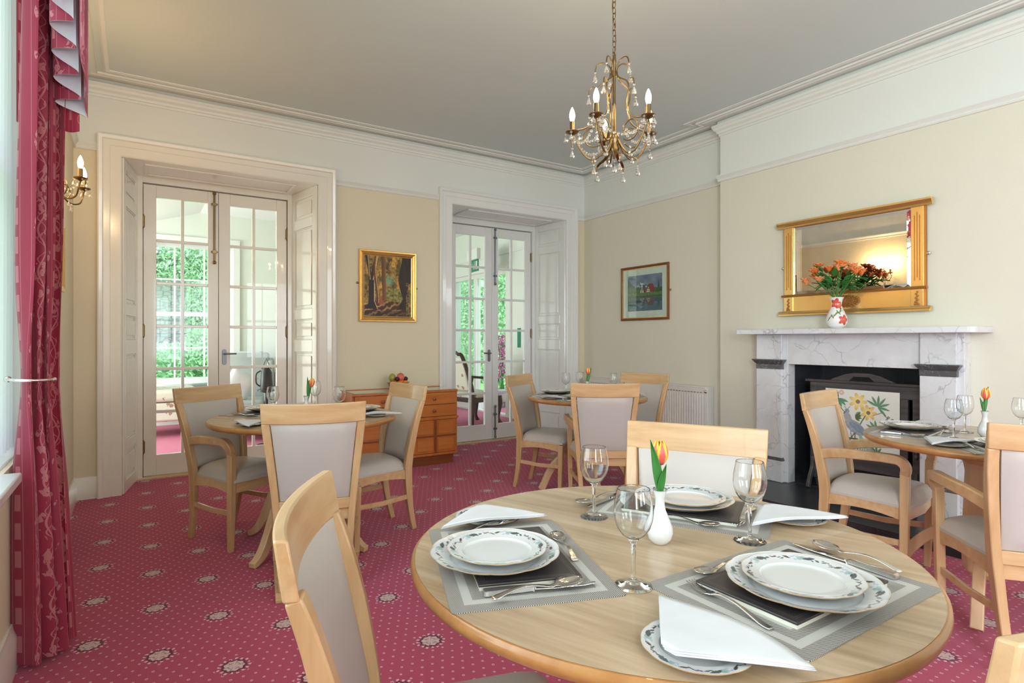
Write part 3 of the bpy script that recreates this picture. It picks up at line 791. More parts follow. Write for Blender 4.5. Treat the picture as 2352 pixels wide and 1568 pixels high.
# ================================================================== TABLEWARE
def scallop(n, amp):
    return lambda a, r: 1+amp*(abs(cos(a*n/2))**.7-.5)*min(1, max(0, r-.05)/.05)
def plate_mesh(name, r, well, h, root_mat=None):
    """china plate: rim, well, foot; leaf sprays painted round the rim"""
    seg = 420; b = MB(); rf = scallop(12, .022)
    rim = [r-.0005*k for k in (0,)]
    prof = [(0, .0045)]+[(well*q, .0045) for q in (.4, .8, .95)]+[(well*1.0, .005), (well*1.06, .0075)]
    n = 22
    for i in range(n+1):
        t = i/n; rr = well*1.06+(r-well*1.06)*t; prof.append((rr, .0085+(h-.0085)*t**1.1))
    prof[-1:] = [(r-.0016, h-.0001), (r, h)]; prof += [(r, h-.001), (r-.004, h-.0035), (well*1.12, .004), (well*.75, 0), (well*.70, 0), (well*.68, .002), (0, .002)]
    b.lathe(prof, seg, rf=rf); o = b.build(name, M_plate, smooth=60)
    rnd = random.Random(3); stamps = []
    nrep = 6; mid = (well*1.12+r)/2; ww = r-well*1.1
    for k in range(nrep):
        a0 = 2*pi*k/nrep
        spray = [(.00, .10, .10, .055, (.09, .10, .11)), (.05, .02, .055, .03, (.05, .05, .06)), (.12, .12, .07, .05, (.30, .42, .40)), (.17, -.02, .055, .06, (.35, .48, .46)), (.20, .16, .05, .04, (.45, .55, .53)),
                 (.28, .18, .03, .022, (.40, .46, .60)), (.33, .10, .03, .02, (.42, .48, .60)), (.42, .05, .075, .035, (.10, .055, .035)), (.53, -.12, .05, .02, (.07, .14, .13)), (.58, .0, .045, .018, (.12, .20, .19)),
                 (.64, .12, .03, .018, (.28, .15, .12)), (.70, .05, .06, .02, (.05, .05, .055)), (.74, .16, .022, .018, (.35, .20, .18)), (.84, .02, .05, .03, (.12, .13, .14)), (.26, -.16, .04, .03, (.45, .52, .62)), (.92, -.1, .04, .02, (.10, .20, .17))]
        for (fa, fr, la, lr, c) in spray:
            k_ = .21+.5*r; stamps.append((a0+fa*2*pi/nrep, mid+fr*ww, la*k_*.95, lr*k_*.62, rnd.uniform(-.8, .8), c))
    def col(x, y, z):
        rr = hypot(x, y); a = atan2(y, x) % (2*pi)
        if rr > (r*rf(a, r))-.0008: return (.55, .33, .12)
        c = (.68, .69, .685)
        if rr < well*1.02: return c
        for (sa, sr, la, lr, rot, sc_) in stamps:
            da = (a-sa+pi) % (2*pi)-pi
            if abs(da) > .35: continue
            u = da*sr; w = rr-sr; cu, su = cos(rot), sin(rot); p = (u*cu+w*su)/(la*.5*.9); q = (-u*su+w*cu)/(lr*.5)
            if abs(p) < 1 and abs(q) < (1-p*p): return sc_
        return c
    colour(o, col); return o
PROTO_P = {}
def mk_dinner(): return plate_mesh('dinner_plate', .132, .088, .021)
def mk_small(): return plate_mesh('dessert_plate', .103, .068, .016)
def mk_side(): return plate_mesh('side_plate', .082, .052, .013)
def mk_mat():
    b = MB(); pts = []
    for (cx, cy, a0) in ((.215, .150, 0), (-.215, .150, 90), (-.215, -.150, 180), (.215, -.150, 270)):
        for k in range(4): a = radians(a0+30*k); pts.append((cx+.01*cos(a), cy+.01*sin(a)))
    b.prism(pts, 2, 0, .0018); return b.build('placemat', M_mat, smooth=0)
def mk_book():
    root = emp('table_mat'); b = MB(); b.box(-.15, -.10, .007, .15, .10, .0115); b.build('cover', M_folder, root, smooth=0, bev=.0015)
    b = MB(); b.box(-.148, -.098, 0, .148, .098, .007); b.build('board', M_folder_page, root, smooth=0); return root
def mk_napkin():
    """triangular folded paper napkin, several layers, lightly curled"""
    b = MB(); rnd = random.Random(2); b.cur = 0
    for L in range(3):
        off = L*.0020; k = 1-L*.012
        A, B, C = Vector((-.148*k, -.062*k, .002)), Vector((.148*k, -.064*k, .004)), Vector((.004*L, .080*k, .0))
        def fn(u, v, off=off, L=L):
            vv = v*.93; uu = .5+(u-.5)*(1-.05*(1-v))
            p = A*(1-uu)+B*uu; p = p*(1-vv)+C*vv; e = 4*u*(1-u)
            z = off+.003+.009*sin(pi*u)*(1-v)+.003*sin(6*u+2*v)*(1-v)+.003*v
            return (p.x, p.y-.012*e*(1-v), z)
        b.grid(fn, 24, 12, uv=False)
    o = b.build('paper_napkin', M_napkin, smooth=60, solid=.0013); return o
def mk_wine():
    root = emp('wine_glass'); b = MB()
    b.lathe([(0, .0885), (.006, .0890), (.012, .0905), (.022, .097), (.031, .110), (.0365, .127), (.0375, .140), (.0365, .155), (.033, .172), (.0308, .1828), (.03055, .1838), (.0302, .1842), (.02985, .1838), (.0301, .1828), (.0323, .172), (.0358, .155), (.0368, .140), (.0358, .127), (.0302, .1108), (.0210, .098), (.010, .0912), (0, .0900)], 48); b.build('bowl', M_glass, root, smooth=180)
    b = MB(); b.lathe([(0, .012), (.006, .013), (.0045, .020), (.0042, .05), (.0048, .078), (.009, .087), (.011, .0885), (0, .0888)], 20); b.build('stem', M_glass, root, smooth=180)
    b = MB(); b.lathe([(0, 0), (.035, 0), (.0358, .001), (.034, .0022), (.018, .0060), (.007, .0125), (0, .0135)], 32); b.build('foot', M_glass, root, smooth=180)
    return root
def spoon(name, L, bw, bl):
    b = MB(); N = 22; M = 6; vs = []; fs = []
    for i in range(N+1):
        t = i/N; y = t*L
        hl = L-bl
        if y < hl:
            q = y/hl; w = .0055+.004*(1-q)**3*(1 if q < .5 else 1) - .0025*sin(pi*min(1, q*1.1))
            z = .001+.012*sin(pi*min(1, q))**1.2*.9*(q > 0); zc = 0
            if q < .05: w *= .6+8*q
        else:
            q = (y-hl)/bl; w = bw/2*sqrt(max(0.0009, 1-(2*q-1)**2))**.9 if q > .12 else .003+bw*q*2.2; z = .004+.004*q; zc = .006*sin(pi*q)
        for j in range(M+1):
            u = -1+2*j/M; vs.append((u*w, y, z-zc*(1-u*u)+.002))
    for i in range(N):
        for j in range(M): fs.append((i*(M+1)+j, i*(M+1)+j+1, (i+1)*(M+1)+j+1, (i+1)*(M+1)+j))
    b.add(vs, fs); return b.build(name, M_chrome, smooth=180, solid=.0016)
def mk_soup(): return spoon('soup_spoon', .185, .044, .060)
def mk_dess(): return spoon('dessert_spoon', .170, .036, .052)
def mk_knife():
    root = emp('table_knife'); b = MB(); b.bar([(0, 0, .006), (0, .004, .006), (0, .05, .0065), (0, .088, .006), (0, .094, .005)], [(.012, .007), (.017, .009), (.015, .009), (.011, .008), (.014, .009)], (1, 0, 0)); b.build('knife_handle', M_chrome, root, smooth=60, bev=.002)
    b = MB(); b.prism([(-.006, .094), (.006, .094), (.010, .13), (.010, .19), (.005, .212), (-.002, .215), (-.007, .18), (-.007, .11)], 2, .0045, .006); b.build('blade', M_chrome, root, smooth=0, bev=.0005); return root
def mk_fork():
    root = emp('table_fork'); b = MB()
    P = [(0, 0, .003), (0, .02, .003), (0, .07, .011), (0, .11, .012), (0, .130, .006)]
    b.bar(P, [(.011, .003), (.012, .003), (.006, .004), (.006, .004), (.014, .003)], (1, 0, 0)); b.bar([(0, .130, .006), (0, .145, .004)], [(.014, .003), (.023, .002)], (1, 0, 0)); b.build('fork_handle', M_chrome, root, smooth=60, bev=.001)
    b = MB()
    for k in range(4): x = -.0095+k*.00633; b.bar([(x, .143, .004), (x, .165, .003), (x*.96, .192, .008)], [(.0036, .002), (.0032, .002), (.0018, .0015)], (1, 0, 0))
    b.build('tines', M_chrome, root, smooth=60); return root
def mk_vase():
    root = emp('bud_vase'); b = MB()
    b.lathe([(0, .006), (.008, .006), (.006, .05), (.0085, .085), (.0095, .10), (.014, .118), (.016, .122), (.0165, .123), (.0155, .121), (.0105, .104), (.0105, .090), (.013, .076), (.021, .058), (.0285, .038), (.0295, .026), (.026, .012), (.018, .003), (.015, 0), (0, 0)], 32)
    b.build('vase_body', M_white, root, smooth=180); return root
def mk_tulip():
    root = emp('tulip'); b = MB()
    b.tube([(0, 0, .03), (.001, .0, .08), (.003, .002, .14), (.004, .003, .185)], .0026, 8); b.build('stem', M_stem, root)
    c = Vector((.004, .003, .178))
    for k in range(6):
        a = k*pi/3; inn = .92 if k % 2 else 1.0; b = MB()
        def fn(u, v):
            w = (u-.5)*1.5*max(.02, sin(pi*(.14+.80*v)))**.55; th = a+w*1.0; rr = .0185*inn*(sin(pi*(.10+.80*v)))**.70
            return (c.x+rr*cos(th), c.y+rr*sin(th), c.z+.054*v*(1-.12*abs(2*u-1)**2))
        b.grid(fn, 8, 10); b.build('petal', M_tulip, root, smooth=180, solid=.0012)
    for k, (a, L, ln, w0) in enumerate(((-2.15, .142, -.026, .0105), (-2.5, .088, .016, .0075))):
        b = MB()
        def fn(u, v):
            w = w0*sin(pi*(.07+.93*v)**.75)*(1 if v < 1 else 0)+.0003; d = .003+.012*v**1.5; sh = ln*v**1.4+(2*u-1)*w
            x = d*cos(a)-sh*sin(a); y = d*sin(a)+sh*cos(a); q = .004*(2*u-1)**2
            return (x+q*cos(a), y+q*sin(a), .108+(L-.013)*v)
        b.grid(fn, 6, 14); b.build('leaf', M_leaf, root, smooth=180, solid=.001)
    return root

def setting(cx, cy, ang, where, t_label, sid=(-.28, -.02), nap=None, plate=(-.03, -.02), small=(.0, .012), fork=((-.178, -.085), 6), glass=None, dess=True, rot_plate=0, knife=(.17, -.094, 0), soup=(.204, -.088, 8), top=False):
    a = radians(ang); f = (cos(a), sin(a)); r = (sin(a), -cos(a)); rz = a-pi/2
    def L(x, y): return (cx+r[0]*x+f[0]*y, cy+r[1]*x+f[1]*y)
    p = L(0, 0); inst('mat', mk_mat, 'grey striped woven placemat '+where, 'placemat', (p[0], p[1], TZ+.0002), rz, 'woven placemats')
    inst('book', mk_book, 'dark brown stitched leather-look table mat '+where, 'table mat', (p[0], p[1], TZ+.0022), rz, 'leather-look table mats')
    p = L(*plate); z = TZ+.0139
    inst('dinner', mk_dinner, 'large white leaf-patterned dinner plate '+where, 'plate', (p[0], p[1], z), rz+rot_plate, 'dinner plates')
    q = L(plate[0]+small[0], plate[1]+small[1])
    inst('small', mk_small, 'smaller leaf-patterned plate on the dinner plate '+where, 'plate', (q[0], q[1], z+.0075), rz+rot_plate+.4, 'dessert plates')
    p = L(*sid); inst('side', mk_side, 'small side plate under the napkin '+where, 'plate', (p[0], p[1], TZ+.0004), rz, 'side plates')
    n = nap or (p[0], p[1], ang+random.choice((170, 200, -100)))
    inst('napkin', mk_napkin, 'white napkin folded to a triangle '+where, 'napkin', (n[0], n[1], TZ+.0125), radians(n[2]), 'folded napkins')
    p = L(knife[0], knife[1]); inst('knife', mk_knife, 'steel table knife '+where, 'knife', (p[0], p[1], TZ+.0022), rz+radians(knife[2]), 'table knives')
    p = L(soup[0], soup[1]); inst('soup', mk_soup, 'steel soup spoon leaning by the knife '+where, 'spoon', (p[0], p[1], TZ+.0075), rz+radians(soup[2]), 'soup spoons')
    p = L(*fork[0]); inst('fork', mk_fork, 'steel table fork '+where, 'fork', (p[0], p[1], TZ+.0022), rz+radians(fork[1]), 'table forks')
    if dess:
        p = L(.055, .120); inst('dess', mk_dess, 'dessert spoon laid across the top '+where, 'spoon', (p[0], p[1], TZ+.0022), rz+pi/2-.05, 'dessert spoons')
    if glass: inst('wine', mk_wine, 'empty stemmed wine glass '+where, 'wine glass', (glass[0], glass[1], TZ+.0002), 0, 'wine glasses')
S = setting
S(.677, 1.034, -20, 'at the left place of the front table', 'front', sid=(-.272, -.004), nap=(.761, 1.284, -10), plate=(.03, -.045), small=(-.010, .006), fork=((-.165, -.09), 27), glass=(1.013, 1.159), soup=(.204, -.085, 12))
S(1.036, .626, 90, 'at the right place of the front table', 'front', sid=(-.333, -.052), nap=(.712, .573, 91), plate=(-.022, -.035), small=(.012, .010), fork=((-.186, -.078), -10), glass=(.792, .794), knife=(.198, -.093, -2), soup=(.222, -.090, -5))
S(1.262, 1.078, 210, 'at the far place of the front table', 'front', sid=(-.27, -.03), nap=(1.405, .872, -19), plate=(0, -.01), small=(-.008, -.004), fork=((-.175, -.085), -8), glass=(1.192, .823), knife=(.18, -.09, -14), soup=(.19, -.05, -24))
S(.708, 3.937, -58.6, 'before the armchair of the left table', 'left', glass=(.700, 3.700))
S(1.195, 3.690, 186, 'before the chair by the sideboard', 'left', glass=(1.030, 3.470))
S(.800, 3.345, 80, 'before the runner-foot chair of the left table', 'left', glass=(1.02, 3.98), sid=(-.27, .03))
S(2.94, 3.45, 50, 'before the armchair of the corner table', 'corner', sid=(-.285, .06), glass=(3.06, 3.86))
S(2.995, 3.905, -60.8, 'before the left chair of the corner table', 'corner', sid=(-.25, .03), glass=(3.25, 3.90))
S(3.405, 3.740, 196, 'before the radiator chair of the corner table', 'corner', sid=(-.25, .03), glass=(3.36, 3.60))
S(3.295, 1.350, -81.9, 'before the armchair of the fireplace table', 'fireplace', sid=(-.25, .03), glass=(3.24, 1.155))
S(3.130, .880, 40, 'before the cut-off armchair of the fireplace table', 'fireplace', sid=(-.25, .03), glass=(3.50, 1.20), nap=(3.02, 1.125, -15))
inst('wine', mk_wine, 'empty stemmed wine glass cut by the right edge beyond the tulip', 'wine glass', (3.575, 1.000, TZ+.0002), 0, 'wine glasses')
for i, (x, y, rz, w) in enumerate(((1.008, .927, 0.0, 'in the middle of the front table'), (.880, 3.645, 0., 'on the left table'), (3.135, 3.675, 3.1, 'on the corner table'), (3.425, 1.095, 3.1, 'on the fireplace table'))):
    inst('vase', mk_vase, 'small white bud vase '+w, 'vase', (x, y, TZ+.0002), 0, 'white bud vases')
    t = inst('tulip', mk_tulip, 'red and yellow tulip with green leaves '+w, 'flower', (x, y, TZ+.002), rz, 'single tulips')
    if i == 1: t.rotation_euler = (.04, .18, 0.2); t.location.x -= .008
    if i == 2: t.rotation_euler = (0, -.06, 3.1)
    if i == 3: t.rotation_euler = (0, -.03, 3.1)

# ================================================================== SIDEBOARD
def sideboard():
    x0, x1, y0, y1, z1 = 1.664, 2.742, 5.205, 5.575, .742; xm = 2.265
    root = thing('sideboard', 'orange teak sideboard with panelled doors and round-knobbed drawers against the back wall', 'sideboard')
    b = MB(); b.box(x0, y0+.02, .10, x0+.02, y1, z1); b.box(x1-.02, y0+.02, .10, x1, y1, z1); b.box(x0+.02, y0+.03, .10, x1-.02, y1, z1-.02)
    b.box(x0, y0+.004, z1-.022, x1, y1, z1); b.box(x0-.004, y0-.004, .452, x1+.004, y0+.03, .480); b.box(x0, y0+.004, .10, x1, y0+.03, .122)
    b.box(x0, y1-.014, z1, x1, y1, z1+.012)
    b.build('body', M_teak, root, smooth=0, bev=.003)
    b = MB(); b.box(x0+.03, y0+.05, 0, x1-.03, y1-.02, .10); b.build('plinth', M_teakd, root, smooth=0)
    for (a, c) in ((x0+.022, xm-.004), (xm+.004, x1-.022)):
        for (za, zb) in ((.486, .598), (.604, .716)):
            b = MB(); b.box(a, y0+.002, za, c, y0+.022, zb); d = b.build('drawer', M_teakx, root, smooth=0, bev=.002)
            xk = a+(c-a)*.46; k = MB(); k.lathe([(0, 0), (.008, 0), (.008, .012), (.017, .018), (.017, .026), (.010, .030), (0, .030)], 20); k.xform(Matrix.Translation((xk, y0+.003, (za+zb)/2)) @ Matrix.Rotation(pi/2, 4, 'X'))
            k.build('knob', M_teakd, d)
        m_ = (a+c)/2
        b = MB(); b.box(a, y0+.006, .126, c, y0+.022, .448); d = b.build('door', M_teak, root, smooth=0, bev=.002)
        for (u0, u1) in ((a+.02, m_-.018), (m_+.018, c-.02)):
            for (za, zb) in ((.140, .276), (.306, .436)):
                k = MB()
                k.hexa([(u0, y0+.006, za), (u1, y0+.006, za), (u1-.012, y0-.004, za+.012), (u0+.012, y0-.004, za+.012)][0:2]+[(u1, y0+.008, za), (u0, y0+.008, za)],
                       [(u0, y0+.006, zb), (u1, y0+.006, zb), (u1, y0+.008, zb), (u0, y0+.008, zb)])
                k.box(u0+.010, y0-.003, za+.010, u1-.010, y0+.006, zb-.010); k.build('panel', M_teakx, d, smooth=0, bev=.004)
        b = MB(); b.box(m_-.012, y0-.001, .126, m_+.012, y0+.006, .448); b.box(a, y0-.001, .283, c, y0+.006, .299); b.build('moulding', M_teakd, d, smooth=0, bev=.002)
    b = MB(); b.box(x0+.02, y0+.012, z1+.0005, x1-.01, y1-.016, z1+.006); tag(b.build('glass_sheet', M_sheet, smooth=0, bev=.001), 'thin green-edged glass sheet protecting the sideboard top', 'glass sheet')
sideboard()
fx, fy, fz = 2.165, 5.36, .7485
b = MB(); b.lathe([(0, .004), (.045, .004), (.085, .035), (.112, .080), (.108, .080), (.082, .039), (.043, .009), (0, .009)], 32); b.lathe([(0, 0), (.04, 0), (.045, .005), (0, .005)], 24)
tag(b.build('fruit_bowl', M_bowlglass, smooth=180, loc=(fx, fy, fz)), 'clear glass bowl heaped with fruit on the sideboard', 'bowl')
FR = [('orange', (.85, .24, .02), .034, (-.060, -.035, .062), 'orange', 'leftmost orange in the fruit bowl'), ('orange', (.85, .24, .02), .035, (-.005, -.062, .064), 'orange', 'front orange in the fruit bowl, under the apple'),
      ('orange', (.85, .27, .03), .034, (.062, -.030, .064), 'orange', 'right-hand orange in the fruit bowl'), ('orange', (.85, .24, .02), .034, (.02, .05, .06), 'orange', 'orange at the back of the fruit bowl'),
      ('apple', (.78, .16, .10), .038, (.012, -.030, .122), 'apple', 'pale red apple topmost at the front of the fruit bowl'), ('apple', (.62, .02, .02), .036, (.038, .030, .130), 'apple', 'deep red apple behind the paler apple'),
      ('pear', (.38, .34, .06), .033, (-.055, .010, .122), 'pear', 'green pear at the left top of the fruit bowl'), ('plum', (.05, .01, .02), .024, (-.030, -.050, .112), 'plum', 'dark plum between the pear and the front apple'),
      ('plum', (.05, .01, .02), .024, (.078, .002, .108), 'plum', 'dark plum at the right rim of the fruit bowl'), ('orange', (.85, .24, .02), .033, (-.045, .045, .060), 'orange', 'orange at the back left of the fruit bowl')]
FM = {}
for nm, c, r, p, cat, lab in FR:
    if c not in FM: FM[c] = plain(nm+'_skin_%d' % len(FM), c, .35)
    b = MB(); b.sphere((0, 0, 0), (r, r, r*(1.25 if nm == 'pear' else .94)), 20, 14)
    o = b.build(nm, FM[c], smooth=180, loc=(fx+p[0], fy+p[1], fz+p[2])); tag(o, lab, cat, 'fruit in the glass bowl')
    if nm in ('apple', 'pear'): b = MB(); b.tube([(0, 0, r*.8), (.003, 0, r*1.35)], .0015, 6); b.build('stalk', M_stem, o)

# ================================================================== RADIATOR
root = thing('radiator', 'long white panel radiator with grille slots low on the fireplace wall', 'radiator')
rx, ry0, ry1, rz0, rz1 = 4.632, 3.655, 5.415, .16, .782
b = MB(); n = 54
for i in range(n):       # fluted front
    a = ry0+.05+(ry1-ry0-.08)*i/n; w = (ry1-ry0-.08)/n
    b.hexa([(rx+.004, a, rz0+.03), (rx-.0012, a+w*.3, rz0+.03), (rx-.0012, a+w*.7, rz0+.03), (rx+.004, a+w, rz0+.03)], [(rx+.004, a, rz1-.075), (rx-.0012, a+w*.3, rz1-.075), (rx-.0012, a+w*.7, rz1-.075), (rx+.004, a+w, rz1-.075)])
b.box(rx+.003, ry0+.04, rz0, rx+.012, ry1, rz1-.012); b.build('front_panel', M_rad, root, smooth=0)
b = MB(); b.box(rx+.012, ry0+.04, rz0+.02, XA-.008, ry1-.02, rz1-.03); b.build('convector_core', M_rad, root, smooth=0)
b = MB(); b.box(rx-.002, ry0, rz0, XA-.006, ry0+.04, rz1); b.build('side_cover', M_rad, root, smooth=0, bev=.004)
b = MB(); b.box(rx-.002, ry1-.004, rz0, XA-.006, ry1+.004, rz1); b.build('side_cover', M_rad, root, smooth=0, bev=.004)
b = MB(); b.box(rx-.001, ry0+.04, rz1-.012, XA-.006, ry1, rz1); b.build('top_grille', M_rad, root, smooth=0, bev=.003)
b = MB()
for i in range(44): a = ry0+.07+(ry1-ry0-.11)*i/44; b.box(rx+.0015, a, rz1-.060, rx+.0045, a+.022, rz1-.054)
b.build('grille_slot', M_steel, root, smooth=0)
b = MB(); b.lathe([(0, 0), (.014, 0), (.016, .004), (.009, .012), (0, .013)], 20); b.xform(Matrix.Translation((rx-.003, ry0+.021, rz1-.045)) @ Matrix.Rotation(-pi/2, 4, 'Y')); b.build('bleed_valve', M_chrome, root)

# ================================================================== PICTURES
def frame_quad(root, name, mat, axis, p, a0, a1, z0, z1, prof, bev=0):
    """moulded frame on a wall. axis 'Y': wall plane y=p (facing -y); axis 'X': plane x=p (facing -x); axis 'x': plane x=p facing +x. prof: (inward, out)"""
    path = [(a0, z0, 1, 1), (a1, z0, -1, 1), (a1, z1, -1, -1), (a0, z1, 1, -1)]; vs = []
    for (u, z, ku, kz) in path:
        for i, t in prof:
            uu, zz = u+ku*i, z+kz*i
            vs.append((uu, p-t, zz) if axis == 'Y' else ((p-t, uu, zz) if axis == 'X' else (p+t, uu, zz)))
    m = len(prof); fs = []
    for i in range(4):
        j = (i+1) % 4
        for q in range(m): q2 = (q+1) % m; fs.append((i*m+q, j*m+q, j*m+q2, i*m+q2))
    return MB().add(vs, fs).build(name, mat, root, smooth=25)
def canvas(name, mat, root, axis, p, a0, a1, z0, z1, nu, nv, fn, flip=False):
    b = MB()
    def g(u, v):
        a = a0+(a1-a0)*u; z = z0+(z1-z0)*v
        return (a, p, z) if axis == 'Y' else (p, a, z)
    b.grid(g, nu, nv); o = b.build(name, mat, root, smooth=0)
    me = o.data; at = me.color_attributes.new('Col', 'FLOAT_COLOR', 'POINT'); buf = []
    for j in range(nv+1):
        for i in range(nu+1):
            u = i/nu; u = 1-u if flip else u
            c = fn(u, j/nv); buf += [c[0], c[1], c[2], 1.]
    at.data.foreach_set('color', buf); return o
def N3(x, y, z=0., s=1.): return noise.fractal(Vector((x*s, y*s, z)), 1.0, 2.0, 4)*.5+.5
def lerp(a, c, t): t = max(0, min(1, t)); return tuple(a[i]+(c[i]-a[i])*t for i in range(3))
def forest(u, v):
    n = N3(u, v, 1, 9); n2 = N3(u, v, 5, 24)
    c = lerp(srgb(84, 68, 24), srgb(226, 172, 74), n*1.7-.35)                      # golden canopy
    c = lerp(c, srgb(118, 105, 38), N3(u, v, 9, 5)*1.4-.45); c = lerp(c, srgb(60, 44, 18), (n2-.52)*3)
    d = hypot((u-.50)/.16, (v-.60)/.10)
    if d < 1.2: c = lerp(srgb(110, 165, 130), c, d*1.1-.35+n2*.3)                  # misty light
    if .22+.03*n < v < .44+.05*n2-.1*(u-.6)**2 and u > .44: c = lerp(srgb(60, 62, 26), srgb(170, 160, 80), n2*1.5-.2)   # shrubs
    edge = .20+.07*sin(u*4)+.03*n
    if v < edge:
        st = sin(v*62-u*20+n*5); c = lerp(srgb(70, 36, 22), srgb(222, 176, 112), max(0, st)*(1.1-.9*u)*(.4+n2*.9))
        if v < .10: c = lerp(c, srgb(45, 24, 16), .6)
    if .20 < v < .34 and .26 < u < .44: c = lerp(srgb(170, 95, 60), c, abs(u-.36)*9)
    w = .055+.05*max(0, (.25-v)/.1)                                                # left forked trunk
    if v > .12:
        xc = .155 if v < .62 else .155
        if v < .66 and abs(u-.155+.0*v) < w: c = srgb(38, 24, 18)
        if v >= .60:
            if abs(u-(.155-(v-.60)*.27)) < .026: c = srgb(44, 28, 20)
            if abs(u-(.155+(v-.60)*.24)) < .030: c = srgb(50, 30, 20)
            if abs(u-(.155+(v-.60)*.24)-.036) < .009: c = srgb(215, 180, 120)
            if abs(u-(.13-(v-.60)*.12)) < .008: c = srgb(190, 150, 100)
        if v < .66 and 0 < u-.155-w < .014: c = srgb(225, 190, 130)
    if v > .24 and abs(u-.245-.03*sin(v*6)) < .020+.03*max(0, .34-v): c = srgb(105, 62, 34)
    if v > .22 and 0 < u-.266-.03*sin(v*6) < .010: c = srgb(225, 185, 120)
    w = .042+.09*max(0, .33-v)
    if v > .27 and abs(u-.415+.04*(v-.5)) < w: c = lerp(srgb(95, 58, 34), srgb(150, 100, 55), (u-.38)/.09)
    xr = .80+.05*sin(v*7.5)-.35*max(0, .30-v)*2.2-.10*max(0, v-.8)                  # big dark trunk
    if v > .12 and u > xr-.03 and (u < .93 or v > .55): c = lerp(srgb(20, 15, 15), srgb(62, 40, 30), N3(u*4, v, 3, 4)*.8)
    if u > .88 and v < .58 and n2 > .5: c = srgb(130, 105, 50)
    if v > .5 and u > .45 and u < .8 and abs(sin(u*42+v*31+n*7)) < .13: c = lerp(c, srgb(50, 32, 18), .7)
    return c
def lake(u, v):
    n = N3(u, v, 1, 6); n2 = N3(u, v, 4, 22); sky = lerp(srgb(98, 110, 138), srgb(140, 148, 170), n)
    W_ = .42; c = sky
    def scene_(u, v):
        c = lerp(srgb(92, 104, 134), srgb(142, 150, 172), n)
        mt = .92-.9*abs(u-.40)-.16*n2
        if v < mt and u < .62: c = lerp(srgb(95, 105, 130), srgb(225, 230, 240), (n2-.42)*5)
        if v < .80-.55*abs(u-.46)*2-.1*n2 and u > .44: c = srgb(78, 84, 112)
        if v < .88-u*1.1+.06*n2: c = lerp(srgb(40, 70, 62), srgb(80, 95, 90), n)
        if v < .66-.10*u+.06*n2 and (u < .45 or u > .78): c = lerp(srgb(44, 74, 42), srgb(105, 128, 70), n2)
        if u > .86 and v < .83-abs(u-.90)*8 : c = srgb(28, 60, 45)
        if u > .80 and v < .60+.05*n2: c = lerp(srgb(30, 66, 42), srgb(70, 110, 60), n2)
        if .45 < u < .54 and v < .64-abs(u-.49)*1.6+.0: c = srgb(118, 48, 42)
        if abs(u-.425) < .050 and v < .66-abs(u-.425)*2.6: c = srgb(215, 210, 185)
        if abs(u-.425) < .012 and .50 < v < .62: c = srgb(70, 60, 60)
        if .55 < u < .79 and v < .74-max(0, .62-u)*1.6-max(0, u-.73)*2.0: c = srgb(135, 52, 42)
        if .555 < u < .66 and v < .66-abs(u-.61)*2.0: c = srgb(222, 212, 170) if (int(v*60) % 3 and abs(sin(u*150)) > .25) else srgb(110, 60, 40)
        if .555 < u < .66 and v < .515: c = srgb(150, 140, 60)
        if v < .49+.03*n2: c = lerp(srgb(52, 80, 50), srgb(120, 150, 75), n2)
        return c
    if v > W_: return scene_(u, v)
    r = scene_(u+.012*sin(v*90), W_+(W_-v)*1.15)
    c = lerp(r, srgb(62, 95, 105), .50 if v > .2 else .68)
    if v > W_-.05: c = lerp(c, srgb(60, 62, 48), .5)
    if u < .40 and abs(v-.26) < .028: c = srgb(32, 52, 55)
    return c
root = thing('framed_painting', 'woodland path oil painting in a gilt frame above the sideboard', 'painting')
frame_quad(root, 'frame', M_gold, 'Y', YB, 1.848, 2.455, 1.420, 2.132, [(0, 0), (0, .020), (.006, .028), (.014, .026), (.020, .018), (.030, .030), (.040, .026), (.050, .014), (.056, .012), (.056, 0)])
b = MB()
for (x, z) in ((1.836, 1.80), (2.464, 1.77)): b.sphere((x, YB-.006, z), (.011, .006, .011))
b.build('mirror_plate_fixing', M_brass, root)
canvas('canvas', M_pic, root, 'Y', YB-.012, 1.900, 2.403, 1.472, 2.080, 180, 210, forest)
root = thing('framed_print', 'lake and mountain cottage picture in a brown frame above the radiator', 'picture')
frame_quad(root, 'frame', M_frame_br, 'X', XA, 4.216, 4.925, 1.456, 2.061, [(0, 0), (0, .020), (.010, .024), (.022, .018), (.026, .010), (.026, 0)])
frame_quad(root, 'slip', M_gold, 'X', XA, 4.242, 4.899, 1.482, 2.035, [(0, .003), (0, .012), (.008, .010), (.008, .003)])
b = MB(); b.box(XA-.006, 4.245, 1.485, XA-.004, 4.896, 2.032); b.build('mount', M_mount, root, smooth=0)
canvas('print', M_print, root, 'X', XA-.0075, 4.310, 4.822, 1.560, 1.958, 180, 150, lake, flip=True)
b = MB(); b.box(XA-.0105, 4.246, 1.486, XA-.0095, 4.895, 2.031); b.build('glazing', M_pane, root, smooth=0)
b = MB(); b.tube([(XA-.004, 4.200+.008*cos(a*.5), 1.766+.010*sin(a*.5)) for a in range(13)], .0025, 6, close=True); b.build('hanging_ring', M_brass, root)
root = thing('framed_painting', 'gilt framed painting on the left wall under the brass wall light', 'painting')
frame_quad(root, 'frame', M_gold, 'x', XL, 4.25, 4.63, 1.54, 1.965, [(0, 0), (0, .024), (.020, .028), (.045, .012), (.045, 0)])
canvas('canvas', M_pic, root, 'X', XL+.013, 4.295, 4.585, 1.585, 1.92, 40, 30, forest)

